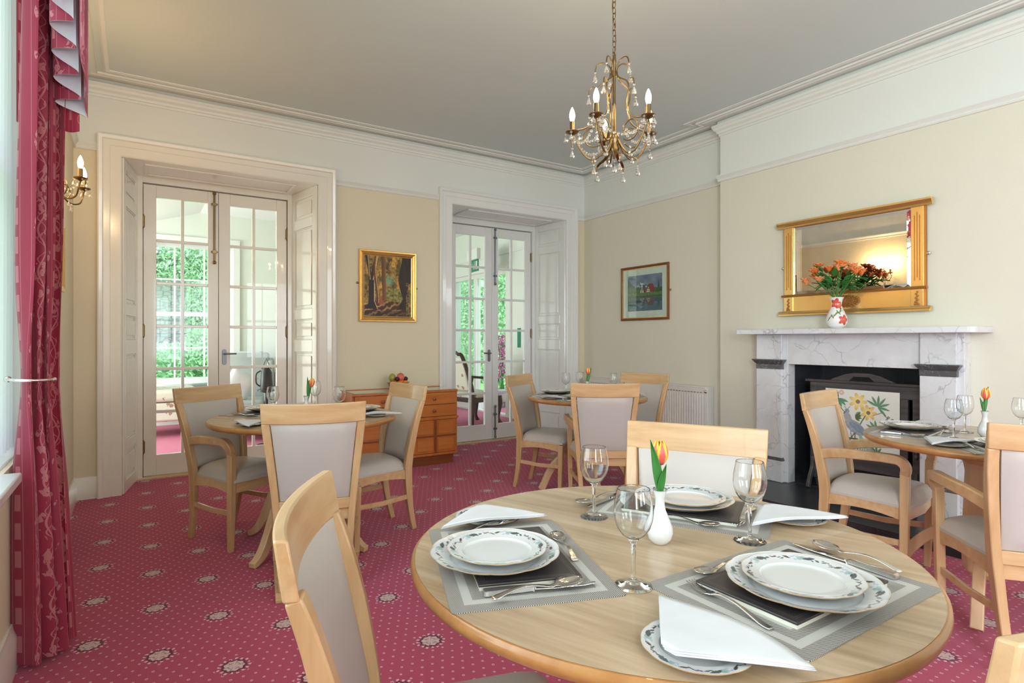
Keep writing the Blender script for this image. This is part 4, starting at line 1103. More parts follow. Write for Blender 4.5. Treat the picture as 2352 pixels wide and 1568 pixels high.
# ================================================================== MIRROR
def mirror():
    root = thing('wall_mirror', 'wide mirror in a gilt frame with fluted sides hanging over the mantelpiece', 'mirror', (XBR-.006, 2.325, 1.44))
    root.rotation_euler = (0, radians(-.4), 0)
    w = .515; h = .775; X0 = -.004                     # local: x out of wall is -x, y along wall, z up
    b = MB(); b.box(-.012, -w-.01, 0, 0, w+.01, h); b.build('backboard', M_golddk, root, smooth=0)
    b = MB(); b.prism([(-.012, h-.045), (-.030, h-.045), (-.034, h-.030), (-.042, h-.026), (-.052, h-.008), (-.052, h+.004), (-.012, h+.004)], 1, -w-.055, w+.055); b.build('cornice', M_gold, root, smooth=0, bev=.002)
    b = MB(); b.prism([(-.012, 0), (-.050, 0), (-.050, .012), (-.040, .022), (-.034, .036), (-.012, .036)], 1, -w-.045, w+.045); b.build('bottom_rail', M_gold, root, smooth=0, bev=.002)
    b = MB(); b.box(-.026, -w, .036, -.010, w, .158); b.build('frieze', M_gold, root, smooth=0)
    b = MB(); b.prism([(-.012, .155), (-.036, .155), (-.042, .163), (-.036, .172), (-.012, .172)], 1, -w-.02, w+.02); b.build('lower_bead', M_golddk, root, smooth=0, bev=.001)
    for s in (-1, 1):
        b = MB(); ya, yb = sorted((s*w, s*(w-.080))); b.box(-.028, ya, .172, -.010, yb, h-.045); b.box(-.034, ya, .036, -.010, yb, .155); o = b.build('pilaster', M_gold, root, smooth=0, bev=.003)
        b = MB()
        for k in (-1, 0, 1): yc = s*(w-.040)+k*.016; b.box(-.0295, yc-.0025, .235-.02*abs(k), -.0275, yc+.0025, h-.085-.02*abs(k))
        b.build('flute', M_golddk, o, smooth=0)
        b = MB(); yc = s*(w-.04)
        for k in range(7): b.sphere((-.036, yc+(.004 if k % 2 else -.004), .050+k*.014), (.006, .007+.001*(6-k), .007), 8, 6)
        b.sphere((-.036, yc-.010, .048), (.006, .008, .008), 8, 6); b.sphere((-.036, yc+.010, .048), (.006, .008, .008), 8, 6)
        b.build('carved_drop', M_golddk, o)
        b = MB(); b.sphere((-.010, s*(w+.022), .40), (.006, .012, .012), 10, 8); b.build('fixing_screw', M_chrome, root)
    b = MB()
    for (k, m_) in ((1.0, 20), (.72, 14), (.42, 9)):
        for j in range(m_): a = 2*pi*j/m_; b.sphere((-.030, .085*k*cos(a), .097+.040*k*sin(a)), (.007, .010*k+.002, .006*k+.003), 8, 6)
    b.sphere((-.026, 0, .097), (.004, .088, .043), 20, 8); b.build('oval_rosette', M_golddk, root)
    # glass with bevelled border
    y0, y1, z0, z1 = -w+.082, w-.082, .174, h-.047; e = .025
    b = MB(); o4 = [(-.016, y0, z0), (-.016, y1, z0), (-.016, y1, z1), (-.016, y0, z1)]; i4 = [(-.020, y0+e, z0+e), (-.020, y1-e, z0+e), (-.020, y1-e, z1-e), (-.020, y0+e, z1-e)]
    b.add(o4+i4, [(0, 1, 5, 4), (1, 2, 6, 5), (2, 3, 7, 6), (3, 0, 4, 7), (4, 5, 6, 7)]); b.build('glass', M_mirror, root, smooth=0)
mirror()

# ================================================================== FIREPLACE
def fireplace():
    root = thing('fireplace', 'white veined marble fireplace with a deep mantelshelf and dark grey capitals', 'fireplace')
    xf, xb = 4.49, XBR; xp = 4.520
    b = MB(); b.box(xp, FY1, .06, xb, 3.055, 1.285); b.box(xp, 1.553, .06, xb, FY0, 1.285); b.box(xp, FY0, 1.04, xb, FY1, 1.285); b.build('backing_slab', M_marble, root, smooth=0, bev=.003)
    for (ya, yb) in ((2.805, 3.035), (1.587, 1.796)):
        b = MB(); b.box(xf, ya, .26, xp, yb, .995); o = b.build('pilaster', M_marble, root, smooth=0, bev=.003)
        b = MB(); b.box(xf, ya, 1.075, xp, yb, 1.285); b.build('frieze_block', M_marble, o, smooth=0, bev=.003)
        b = MB(); b.box(xf-.010, ya-.012, .06, xp, yb+.012, .235); b.build('base_block', M_marble, o, smooth=0, bev=.004)
        b = MB(); b.hexa([(xf-.004, ya-.004, .995), (xp, ya-.004, .995), (xp, yb+.004, .995), (xf-.004, yb+.004, .995)], [(xf-.004, ya-.004, 1.035), (xp, ya-.004, 1.035), (xp, yb+.004, 1.035), (xf-.004, yb+.004, 1.035)])
        b.hexa([(xf-.004, ya-.004, 1.037), (xp, ya-.004, 1.037), (xp, yb+.004, 1.037), (xf-.004, yb+.004, 1.037)], [(xf-.028, ya-.026, 1.068), (xp, ya-.026, 1.068), (xp, yb+.026, 1.068), (xf-.028, yb+.026, 1.068)])
        b.box(xf-.028, ya-.026, 1.068, xp, yb+.026, 1.076); b.build('capital', M_marbled, o, smooth=0, bev=.002)
        b = MB(); b.hexa([(xf-.010, ya-.012, .235), (xp, ya-.012, .235), (xp, yb+.012, .235), (xf-.010, yb+.012, .235)], [(xf, ya-.001, .262), (xp, ya-.001, .262), (xp, yb+.001, .262), (xf, yb+.001, .262)]); b.build('base_moulding', M_marbled, o, smooth=0, bev=.002)
    b = MB(); xs, ys0, ys1 = 4.335, 1.432, 3.135; pts = [(xb, ys0), (xb, ys1), (xs+.012, ys1), (xs, ys1-.012)]
    for k in range(7): a = pi+(pi/2)*k/6; pts.append((xs+.045+.045*cos(a), ys0+.045+.045*sin(a)))
    b.prism(pts[::-1], 2, 1.285, 1.325); b.build('mantelshelf', M_marble, root, smooth=30, bev=.004)
    # tiled fire opening
    b = MB(); b.box(xb-.005, FY0-.018, .06, 5.02, FY0+.004, FZ); b.box(xb-.005, FY1-.004, .06, 5.02, FY1+.018, FZ); b.box(5.0, FY0, .06, 5.02, FY1, FZ); b.box(xb, FY0-.018, FZ-.015, 5.02, FY1+.018, FZ+.004); b.box(xb-.02, FY0, .0, 5.02, FY1, .06)
    b.build('tiled_recess', M_tile, root, smooth=0)
    b = MB(); b.box(3.92, 1.36, 0, 4.62, 3.20, .058); o = b.build('hearth', M_tile, None, smooth=0, bev=.003); tag(o, 'low hearth of black tiles in front of the fireplace', 'hearth')
    g = MB(); g.box(4.72, 1.98, .062, 4.98, 2.60, .10); g.box(4.70, 1.98, .10, 4.72, 2.60, .24)
    for k in range(9): g.box(4.715, 2.0+k*.072, .06, 4.735, 2.012+k*.072, .26)
    tag(g.build('fire_grate', M_black, smooth=0, bev=.003), 'black iron fire grate behind the fire screen', 'grate')
fireplace()

# ---- fire screen with needlework bird panel
def bird(u, v):
    c = lerp(srgb(222, 220, 210), srgb(232, 230, 222), N3(u, v, 0, 60)); n = N3(u, v, 2, 30)
    def leafy(x, y, a, L, w, col, col2=None):
        nonlocal c
        dx, dy = u-x, (v-y); p = (dx*cos(a)+dy*sin(a))/L; q = (-dx*sin(a)+dy*cos(a))/w
        if 0 < p < 1 and abs(q) < sin(pi*p)*.5: c = col if (q > .05 or not col2) else col2
    def stem(pts, w, col):
        nonlocal c
        for (a, d) in zip(pts, pts[1:]):
            ax, ay = a; bx, by = d; L2 = (bx-ax)**2+(by-ay)**2; t = max(0, min(1, ((u-ax)*(bx-ax)+(v-ay)*(by-ay))/L2))
            if hypot(u-ax-t*(bx-ax), v-ay-t*(by-ay)) < w: c = col
    G, G2, GD = srgb(120, 160, 125), srgb(95, 135, 105), srgb(90, 105, 70)
    stem([(.28, .0), (.33, .22), (.50, .52), (.62, .75)], .008, GD); stem([(.18, .95), (.20, .75), (.28, .65)], .006, GD); stem([(.30, .28), (.45, .28)], .012, GD)
    stem([(.10, .0), (.13, .30), (.18, .42)], .005, GD); stem([(.72, .40), (.85, .35)], .006, GD); stem([(.60, .62), (.78, .70), (.85, .62)], .005, GD)
    for k in range(7): leafy(.72, .78, radians(150-k*33), .17, .035, G, G2)
    for k in range(6): leafy(.20, .86, radians(200+k*28), .14, .040, G, G2)
    for k in range(4): leafy(.70, .44, radians(95+k*28), .15, .035, G, G2)
    for k in range(4): leafy(.42, .62, radians(-50+k*30), .10, .05, G, GD)
    for k in range(6): leafy(.30, .08, radians(20+k*26), .13, .035, G, G2)
    for k in range(5): leafy(.70, .10, radians(20+k*34), .12, .035, G, GD)
    def star(x, y, r, m, c1, c2, cc):
        nonlocal c
        d = hypot(u-x, v-y); a = atan2(v-y, u-x); rr = r*(.45+.55*abs(cos(a*m/2))**1.2)
        if d < rr: c = lerp(c1, c2, d/r*1.2-.2)
        if d < r*.24: c = cc
    star(.46, .83, .13, 7, srgb(240, 225, 150), srgb(225, 180, 95), srgb(150, 120, 110)); star(.60, .68, .115, 7, srgb(240, 220, 140), srgb(220, 170, 90), srgb(140, 110, 105))
    star(.31, .16, .10, 12, srgb(215, 190, 120), srgb(225, 200, 140), srgb(190, 200, 170)); star(.14, .95, .045, 9, srgb(220, 190, 160), srgb(200, 160, 130), srgb(230, 225, 200)); star(.23, .95, .045, 9, srgb(220, 190, 160), srgb(190, 150, 130), srgb(230, 225, 200))
    star(.82, .30, .055, 10, srgb(205, 140, 110), srgb(190, 170, 155), srgb(210, 220, 205)); star(.74, .24, .05, 10, srgb(205, 150, 120), srgb(190, 170, 155), srgb(220, 220, 205)); star(.16, .56, .05, 8, srgb(235, 195, 95), srgb(215, 165, 80), srgb(220, 170, 90))
    star(.55, .06, .05, 10, srgb(200, 150, 125), srgb(185, 150, 135), srgb(190, 160, 130))
    for (x, y) in ((.80, .56), (.84, .60), (.88, .56), (.83, .52), (.88, .51), (.91, .61), (.86, .64), (.18, .36), (.22, .40), (.26, .35), (.20, .31), (.15, .40), (.27, .41)):
        d = hypot(u-x, v-y)
        if d < .017: c = srgb(105, 90, 105) if d > .009 else srgb(190, 180, 185)
    # bird: body, neck, head, wing, tail
    def ell(x, y, a, L, w, col, col2):
        nonlocal c
        dx, dy = u-x, v-y; p = (dx*cos(a)+dy*sin(a))/L; q = (-dx*sin(a)+dy*cos(a))/w
        if p*p+q*q < 1: c = lerp(col, col2, n*1.2-.1)
    for k in range(8):
        t = k/7; ell(.53+.12*t, .27-.16*t, radians(-60+t*25), .17, .016, srgb(140, 175, 145), srgb(170, 195, 170))
        ell(.46+.03*k, .16-.004*k, radians(-95+6*k), .11, .010, srgb(130, 140, 155), srgb(165, 190, 160))
    ell(.42, .45, radians(-35), .16, .085, srgb(140, 150, 160), srgb(170, 175, 180)); ell(.32, .58, radians(-70), .10, .050, srgb(155, 155, 160), srgb(180, 178, 180)); ell(.46, .44, radians(-35), .14, .045, srgb(120, 135, 150), srgb(150, 162, 172)); ell(.31, .68, 0, .035, .032, srgb(140, 150, 160), srgb(160, 168, 175))
    stem([(.285, .665), (.265, .640)], .006, srgb(80, 80, 90)); stem([(.30, .71), (.27, .75)], .004, srgb(110, 120, 135)); stem([(.32, .71), (.35, .75)], .004, srgb(110, 120, 135)); stem([(.42, .37), (.42, .28)], .006, srgb(100, 100, 105)); stem([(.36, .39), (.37, .30)], .005, srgb(100, 100, 105))
    if hypot(u-.305, v-.685) < .006: c = srgb(40, 40, 45)
    return c
def screen():
    xc = 4.600; root = thing('fire_screen', 'dark oak fire screen with an embroidered bird and flowers in the fireplace opening', 'fire screen')
    y0, y1 = 1.835, 2.615
    b = MB()
    for (a, c_) in ((y0, y0+.045), (y1-.045, y1)): b.box(xc-.015, a, .14, xc+.015, c_, .905)
    b.box(xc-.013, y0, .815, xc+.013, y1, .905) ; b.box(xc-.013, y0, .255, xc+.013, y1, .345)
    for (a, c_) in ((y0+.075, y0+.125), (y1-.125, y1-.075)): b.box(xc-.013, a, .345, xc+.013, c_, .815)
    b.box(xc-.013, y0+.125, .86, xc+.013, y1-.125, .905)
    b.build('frame', M_screen, root, smooth=0, bev=.003)
    b = MB(); b.box(xc-.030, y0-.035, .905, xc+.025, y1+.035, .925); b.build('top_moulding', M_screen, root, smooth=0, bev=.004)
    ym = (y0+y1)/2; b = MB(); P = [(-.24, .925), (-.13, .972), (-.06, .988), (.06, .988), (.13, .972), (.24, .925), (.09, .925), (.055, .958), (-.055, .958), (-.09, .925)]
    L = [(ym+p[0], p[1]) for p in P]; b.prism(L, 0, xc-.012, xc+.012); b.build('handle', M_screen, root, smooth=0, bev=.003)
    canvas('needlework_panel', M_needle, root, 'X', xc-.016, y0+.125, y1-.125, .345, .860, 200, 200, bird, flip=True)
    for (a) in (y0+.02, y1-.02):
        b = MB(); b.bar([(xc, a, .30), (xc-.012, a, .22), (xc-.05, a, .15), (xc-.075, a, .09), (xc-.085, a, .064)], [(.024, .05), (.024, .045), (.024, .036), (.024, .034), (.026, .03)], (0, 1, 0))
        b.bar([(xc, a, .22), (xc+.04, a, .15), (xc+.065, a, .09), (xc+.07, a, .064)], [(.024, .04), (.024, .035), (.024, .03), (.024, .03)], (0, 1, 0)); b.build('foot', M_screen, root, smooth=40, bev=.003)
        b = MB(); b.lathe([(0, 0), (.010, 0), (.016, .02), (.010, .035), (.017, .05), (.010, .065), (0, .07)], 14, c=(xc-.02, a, .40)); b.lathe([(0, 0), (.010, 0), (.016, .02), (.010, .035), (.017, .05), (.010, .065), (0, .07)], 14, c=(xc-.02, a, .62)); b.build('turned_ornament', M_screen, root)
screen()

# ================================================================== MANTEL VASE AND FLOWERS
vx, vy, vz = 4.452, 2.335, 1.3252
b = MB(); VP = [(0, .004), (.020, .0), (.030, .001), (.044, .012), (.052, .030), (.054, .048), (.050, .068), (.040, .092), (.030, .112), (.026, .128), (.026, .140), (.030, .158), (.037, .172), (.035, .172), (.028, .158), (.023, .14), (.023, .12), (.03, .09), (.02, .02), (0, .012)]
# resample for painting
def resamp(P, k):
    out = []
    for a, c in zip(P, P[1:]):
        for i in range(k): t = i/k; out.append((a[0]+(c[0]-a[0])*t, a[1]+(c[1]-a[1])*t))
    return out+[P[-1]]
b.lathe(resamp(VP, 6), 160); o = b.build('flower_vase', M_vasep, smooth=180, loc=(vx, vy, vz))
def vcol(x, y, z):
    a = atan2(y, x); c = (.84, .85, .82); va = atan2(-vy, -vx)         # direction facing the room
    def d(a0, z0): da = (a-va-a0+pi) % (2*pi)-pi; return da*hypot(x, y), z-z0
    for (a0, z0, r) in ((-.15, .138, .030), (.70, .046, .030), (.45, .128, .022), (-2.2, .06, .022), (2.6, .12, .02)):
        u, w = d(a0, z0); th = atan2(w, u)
        if hypot(u, w) < r*(.82+.18*cos(th*5)): c = lerp(srgb(225, 110, 85), srgb(200, 60, 45), hypot(u, w)/r + .25*sin(th*9))
    for k in range(5):
        u, w = d(-.75+.32*k, .055+.011*k); ang = -.9 if k % 2 else 1.0
        p = (u*cos(ang)+w*sin(ang))/.017; q = (-u*sin(ang)+w*cos(ang))/.0035
        if p*p+q*q < 1: c = srgb(105, 135, 90)
    u, w = d(-.1, .078)
    if abs(w-u*.55) < .0014 and abs(u) < .038: c = srgb(110, 135, 95)
    return c
colour(o, vcol); o.scale = (1.36,)*3; tag(o, 'white china vase painted with red poppies on the marble mantelshelf', 'vase')
M_orange = plain('orange_alstroemeria_petal', (.85, .22, .05), .5); M_orange2 = plain('orange_pale_petal', (.90, .33, .12), .5)
rnd = random.Random(11); root = thing('flower_bouquet', 'bunch of orange alstroemeria with green leaves in the poppy vase', 'flowers', (vx, vy, vz)); root.scale = (1.36,)*3
stemb = MB(); heads = []
for k in range(17):
    a = 2*pi*k*.618; rr = .035+.125*sqrt((k+.5)/17); zt = .345-.075*(rr/.16)**2+rnd.uniform(-.02, .02)
    ex, ey = rr*.42*cos(a)-.015, rr*1.0*sin(a)
    stemb.tube([(.008*cos(a), .008*sin(a), .06), (.016*cos(a), .016*sin(a), .17), (ex*.55, ey*.55, .17+(zt-.17)*.5), (ex, ey, zt)], .0022, 6); heads.append((ex, ey, zt, a))
stemb.build('stems', M_stem, root, smooth=60)
def petal_ring(b, c, a, n, L, w, tilt):
    for k in range(n):
        th = a+2*pi*k/n
        def fn(u, v):
            ww = w*sin(pi*(.08+.86*v))*(2*u-1); r = .003+L*v*sin(tilt+v*.5); z = L*v*cos(tilt+v*.5)
            return (c[0]+r*cos(th)-ww*sin(th), c[1]+r*sin(th)+ww*cos(th), c[2]+z+.006*(2*u-1)**2*v)
        b.grid(fn, 4, 5, uv=False)
for i, (x, y, z, a) in enumerate(heads):
    b = MB()
    for j in range(3 if i % 2 else 2):
        ox, oy, oz = rnd.uniform(-.014, .014), rnd.uniform(-.014, .014), rnd.uniform(-.008, .012)
        petal_ring(b, (x+ox, y+oy, z+oz), rnd.uniform(0, 6), 6, rnd.uniform(.026, .036), .0105, rnd.uniform(.18, .55))
    b.build('blossom', M_orange if i % 3 else M_orange2, root, smooth=180, solid=.0008)
for k in range(64):
    a = rnd.uniform(0, 2*pi); t = rnd.uniform(.25, 1.0); r0 = .02+.080*t; z0 = .19+.12*t*rnd.uniform(.5, 1.25); L = rnd.uniform(.055, .105); w = rnd.uniform(.010, .018)
    up = rnd.uniform(-.25, .9); b = MB()
    def fn(u, v):
        ww = w*sin(pi*(.04+.93*v))*(2*u-1); r = r0+L*v*cos(up); z = z0+L*v*sin(up)-.02*v*v
        return (r*.42*cos(a)-.01-ww*sin(a)*.7, r*sin(a)+ww*cos(a), z+.004*abs(2*u-1))
    b.grid(fn, 4, 8, uv=False); b.build('leaf', M_leaf, root, smooth=180, solid=.0008)

# ================================================================== CHANDELIER
def drop_mesh(b, c, L=.030, w=.009, top=True):
    x, y, z = c
    if top: b.sphere((x, y, z-.006), .0062, 8, 6); z -= .014
    b.lathe([(0, 0), (.002, -.003), (w*.45, -L*.25), (w*.95, -L*.62), (w, -L*.75), (w*.7, -L*.93), (0, -L)], 8, c=(x, y, z))
CX_, CY_ = 2.078, 2.222
def light_pt(name, loc, e, col, r=.02):
    l = bpy.data.lights.new(name, 'POINT'); l.energy = e; l.color = col; l.shadow_soft_size = r
    o = bpy.data.objects.new(name, l); COL.objects.link(o); o.location = loc; return o
def candle(root, x, y, z, lit=True, e=1.6):
    b = MB(); b.lathe([(0, -.012), (.008, -.010), (.020, -.002), (.034, .003), (.036, .008), (.033, .006), (.012, .002), (0, .002)], 24, c=(x, y, z)); b.build('drip_pan', M_brass, root, smooth=60)
    b = MB(); b.lathe([(0, 0), (.0125, 0), (.0125, .060), (.010, .062), (0, .062)], 20, c=(x, y, z)); b.build('candle_tube', M_brass, root, smooth=40)
    b = MB(); b.lathe([(.006, .060), (.011, .068), (.0148, .086), (.0148, .098), (.0105, .117), (.004, .133), (0, .138)], 20, c=(x, y, z)); b.build('bulb', M_bulb, root, smooth=180)
def chandelier():
    root = thing('chandelier', 'aged brass five-arm chandelier hung with crystal drops and lit candle bulbs', 'chandelier', (CX_, CY_, 0))
    ZH = 2.245
    b = MB(); b.lathe([(0, -.075), (.006, -.07), (.009, -.05), (.022, -.035), (.026, -.02), (.020, -.005), (.024, .01), (.030, .03), (.024, .05), (.009, .065), (.008, .20), (.011, .21), (.008, .22), (.008, .42), (.012, .43), (.006, .46), (0, .47)], 16, c=(0, 0, ZH)); b.build('central_stem', M_brass, root, smooth=50)
    yaw = -YAW
    for k in range(5):
        a = radians(21+72*k)+yaw; ca, sa = cos(a), sin(a); RC = .218; ZC_ = 2.325
        def P(r, z): return (r*ca, r*sa, z)
        b = MB(); pts = []
        for i in range(23):                       # big loop from the hub, out, down and up to the cup
            t = i/22; pts.append(P(.028+(RC-.028)*t**.9, ZH+.02-.090*sin(pi*t**.8)+(.060)*t**3))
        b.tube(pts, .0048, 8)
        pts = []
        for i in range(20):                       # inner scroll
            th = -2.4+i*.29; q = .058-.0009*i; pts.append(P(.105+q*cos(th), ZH+.055+q*sin(th)))
        b.tube(pts, .0036, 8); b.build('arm', M_brass, root, smooth=70)
        b = MB(); b.tube([P(.018, 2.62), P(.030, 2.585), P(.085, 2.545), P(.095, 2.50), P(.082, 2.44), P(.100, 2.375), P(.150, 2.345), P(.200, 2.335), P(.222, 2.30), P(.218, 2.25)], .0038, 8)
        b.build('frame_wire', M_brass, root, smooth=70)
        b = MB(); b.tube([P(.010, 2.60), P(.020, 2.645), P(.050, 2.672), P(.085, 2.668), P(.098, 2.635)], .0036, 8); b.build('top_scroll', M_brass, root, smooth=70); b = MB(); b.tube([P(.088, 2.535), P(.105, 2.553), P(.125, 2.545), P(.130, 2.520)], .0032, 8)
        b.build('top_scroll', M_brass, root, smooth=70)
        a2 = a+pi/5; c2, s2 = cos(a2), sin(a2)
        b = MB(); b.bar([(r*c2, r*s2, z) for r, z in ((.020, 2.255), (.035, 2.21), (.065, 2.185), (.100, 2.172), (.120, 2.155), (.118, 2.135))], [(.010, .004), (.018, .004), (.020, .004), (.018, .004), (.012, .003), (.004, .003)], (-s2, c2, 0)); b.build('leaf_scroll', M_brass, root, smooth=60)
        candle(root, RC*ca, RC*sa, ZC_)
        light_pt('chandelier_bulb_light', (CX_+RC*ca, CY_+RC*sa, ZC_+.16), 1.5, (1., .72, .38))
        spots = [P(.098, 2.633), P(.130, 2.518), P(.218, 2.25), (.118*c2, .118*s2, 2.134), P(.105, 2.215)]
        for j in (-1, 0, 1, 2): spots.append((RC*ca+.034*cos(a+j*pi/2), RC*sa+.034*sin(a+j*pi/2), ZC_+.002))
        for j, s in enumerate(spots):
            b = MB(); drop_mesh(b, s, .042 if j < 5 else .036, .0125); b.build('crystal_drop', M_crystal, root, smooth=25)
        for (A, B_, sag, n) in ((P(RC-.03, ZC_), P(.060, ZH+.09), .055, 9), (P(RC, ZC_-.01), (RC*cos(a+2*pi/5), RC*sin(a+2*pi/5), ZC_-.01), .075, 13)):
            b = MB()
            for i in range(n): t = (i+.5)/n; b.sphere((A[0]+(B_[0]-A[0])*t, A[1]+(B_[1]-A[1])*t, A[2]+(B_[2]-A[2])*t-sag*4*t*(1-t)), .0078, 8, 6)
            b.build('bead_string', M_crystal, root, smooth=180)
    b = MB(); drop_mesh(b, (0, 0, 2.165), .050, .014); b.build('crystal_drop', M_crystal, root, smooth=25)
    z = 2.66; i = 0
    while z < ZC-.03:
        b = MB(); L = .034; w = .0095; pts = [(w*cos(t), w*sin(t)+L/2-w+ (0)) for t in [pi*k/6 for k in range(7)]]+[(w*cos(t), w*sin(t)-(L/2-w)) for t in [pi+pi*k/6 for k in range(7)]]
        P3 = [((p[0] if i % 2 else 0), (0 if i % 2 else p[0]), z+L/2+p[1]) for p in pts]; b.tube(P3, .0020, 6, close=True); b.build('chain_link', M_brass, root, smooth=70); z += .029; i += 1
    b = MB(); b.tube([(.004, 0, 2.66)]+[(.007*sin(k*.9), .007*cos(k*1.3), 2.66+.06*k) for k in range(1, 11)], .0022, 6); b.build('cable', M_brass, root, smooth=70)
    b = MB(); b.lathe([(0, ZC-.03), (.02, ZC-.03), (.055, ZC-.008), (.055, ZC), (0, ZC)], 24); b.build('ceiling_rose', M_brass, root, smooth=50)
chandelier()

# ================================================================== WALL LIGHTS
def wall_light(y, z, lab):
    root = thing('wall_light', lab, 'wall light', (XL, y, z))
    b = MB(); b.lathe([(0, 0), (.045, 0), (.043, .008), (.02, .016), (.014, .03), (0, .034)], 24); b.xform(Matrix.Rotation(pi/2, 4, 'Y')); b.build('back_plate', M_brass, root, smooth=50)
    for s in (-1, 1):
        ex, ey = .133, s*.140
        b = MB(); b.tube([(.02, 0, 0), (.035, s*.02, -.05), (.07, s*.07, -.085), (.11, s*.12, -.075), (.125, s*.148, -.03), (ex, ey, .012)], .0048, 8)
        pts = [(.02+.55*(.045+.042*cos(t)), s*(.05+.042*cos(t)), -.02+.042*sin(t)) for t in [-2.6+.3*i for i in range(17)]]; b.tube(pts, .0038, 8); b.build('arm', M_brass, root, smooth=70)
        candle(root, ex, ey, .02)
        light_pt('wall_bulb_light', (XL+ex+.03, y+ey, z+.20), 6.0, (1., .68, .32))
        for j in range(4):
            a = j*pi/2+.4; b = MB(); drop_mesh(b, (ex+.033*cos(a), ey+.033*sin(a), .020), .030); b.build('crystal_drop', M_crystal, root, smooth=25)
        b = MB()
        for i in range(8): t = (i+.5)/8; b.sphere((ex*t+.02*(1-t), ey*t, .02-.05*4*t*(1-t)), .006, 8, 6)
        b.build('bead_string', M_crystal, root, smooth=180)
        b = MB(); drop_mesh(b, (.075, s*.075, -.088), .032); b.build('crystal_drop', M_crystal, root, smooth=25)
wall_light(4.30, 2.145, 'twin-bulb brass and crystal wall light on the left wall beside the curtain')

# ================================================================== CURTAIN, VALANCE, VOILE
def cloth(name, fn, nu, nv, mat, parent, ulen, vlen, flip=False):
    b = MB(); b.grid(fn, nu, nv); o = b.build(name, mat, parent, smooth=180)
    l = o.data.uv_layers[0]
    for d in l.data: d.uv = (d.uv[0]*ulen, d.uv[1]*vlen)
    return o
root = thing('curtain', 'raspberry damask curtain held back at the left window', 'curtain')
def curt(u, v):
    z = .02+v*2.93; a = u*2*pi*3.4; low = max(0, 1-z/1.05); hi = max(0, (z-1.2)/1.7)
    pin = math.exp(-((z-1.09)/.28)**2)
    amp = .040*(1-.35*pin)+.022*low
    x = -.352+.085*u+.020*hi*(1-u)+.035*low*u+amp*sin(a)*(.8+.2*sin(z*1.3+u*5))
    y = 2.80+.20*u+.045*cos(a+.5)+.02*sin(z*2+u*7)*(1-pin)
    x += .012*sin(a*2.3+z*1.1)*(1-pin)
    return (x, y, z)
cloth('curtain_panel', curt, 190, 90, M_damask, root, 1.25, 2.93)
b = MB(); b.tube([(-.388, 2.80, 1.095), (-.385, 2.775, 1.095), (-.35, 2.720, 1.094), (-.30, 2.712, 1.092), (-.262, 2.735, 1.091), (-.252, 2.78, 1.09)], .006, 8); b.sphere((-.388, 2.80, 1.095), .012); b.sphere((-.252, 2.78, 1.09), .009)
tag(b.build('curtain_holdback', M_chrome, smooth=70), 'slim metal holdback arm across the raspberry curtain', 'curtain holdback')
root = thing('voile_curtain', 'sheer white voile curtain hanging against the left window', 'curtain')
def vo_(u, v):
    z = .80+v*2.12; return (-.432+.016*sin(u*2*pi*13)*(1-.2*v)+.006*v, 2.25+.93*u+.03*(v-.5), z)
cloth('voile_panel', vo_, 160, 10, M_voile, root, 1, 1)

root = thing('valance', 'swagged damask valance with white-lined cascade tails over the left window', 'valance')
tailpts = [(-.165, 2.95, 2.150)]
for i in range(1, 13):                                            # zigzag cascade, each fold shorter than the last
    tailpts.append(((-.262 if i % 2 else -.172-.002*i), 2.95-.030*i, 2.150+.038*i-(.0 if i % 2 else .022)))
def tail(off):
    def fn(u, v):
        t = u*(len(tailpts)-1); i = min(int(t), len(tailpts)-2); f = t-i; f2 = .5-.5*cos(pi*f); p, q = tailpts[i], tailpts[i+1]
        dx, dy = q[0]-p[0], q[1]-p[1]; L = hypot(dx, dy); nx, ny = -dy/L, dx/L
        x = p[0]+dx*f2; y = p[1]+dy*f; zb = p[2]+(q[2]-p[2])*f
        flare = .018*(1-v)*(-1 if i % 2 else 1)*sin(pi*f)
        return (x+nx*off*sin(pi*min(1, max(0, f*1.0)))+0*nx, y+ny*off+flare*.6, zb+(2.98-zb)*v)
    return fn
cloth('tail', tail(0), 240, 30, M_damask, root, 1.9, .8); cloth('tail_lining', tail(.004), 240, 30, M_lining, root, 1, 1)
def front(u, v):
    return (-.158-.010*sin(u*12), 2.955-.42*u, 2.150+.20*u+.02*sin(u*12)+(2.98-2.15-.20*u)*v)
cloth('front_panel', front, 50, 10, M_damask, root, .55, .8)
def ret(u, v):
    return (-.385+.20*u, 2.965+.012*sin(u*11), 2.095+(2.98-2.095)*v-.01*sin(u*9)*(1-v))
cloth('return_panel', ret, 40, 10, M_damask, root, .5, .8)
def swag(u, v):
    y = 2.60-1.9*u; sagz = 2.62-.10*abs(sin(u*pi*2)); z = sagz+(2.98-sagz)*v
    return (-.205+.028*sin(v*16+3*sin(u*pi*2)**2)*(1-v*.4), y, z)
cloth('swag', swag, 60, 40, M_damask, root, 1.9, .5)
b = MB(); b.box(XL+.002, .60, 2.97, -.15, 2.96, 3.00); b.build('pelmet_board', M_gloss2, root, smooth=0)

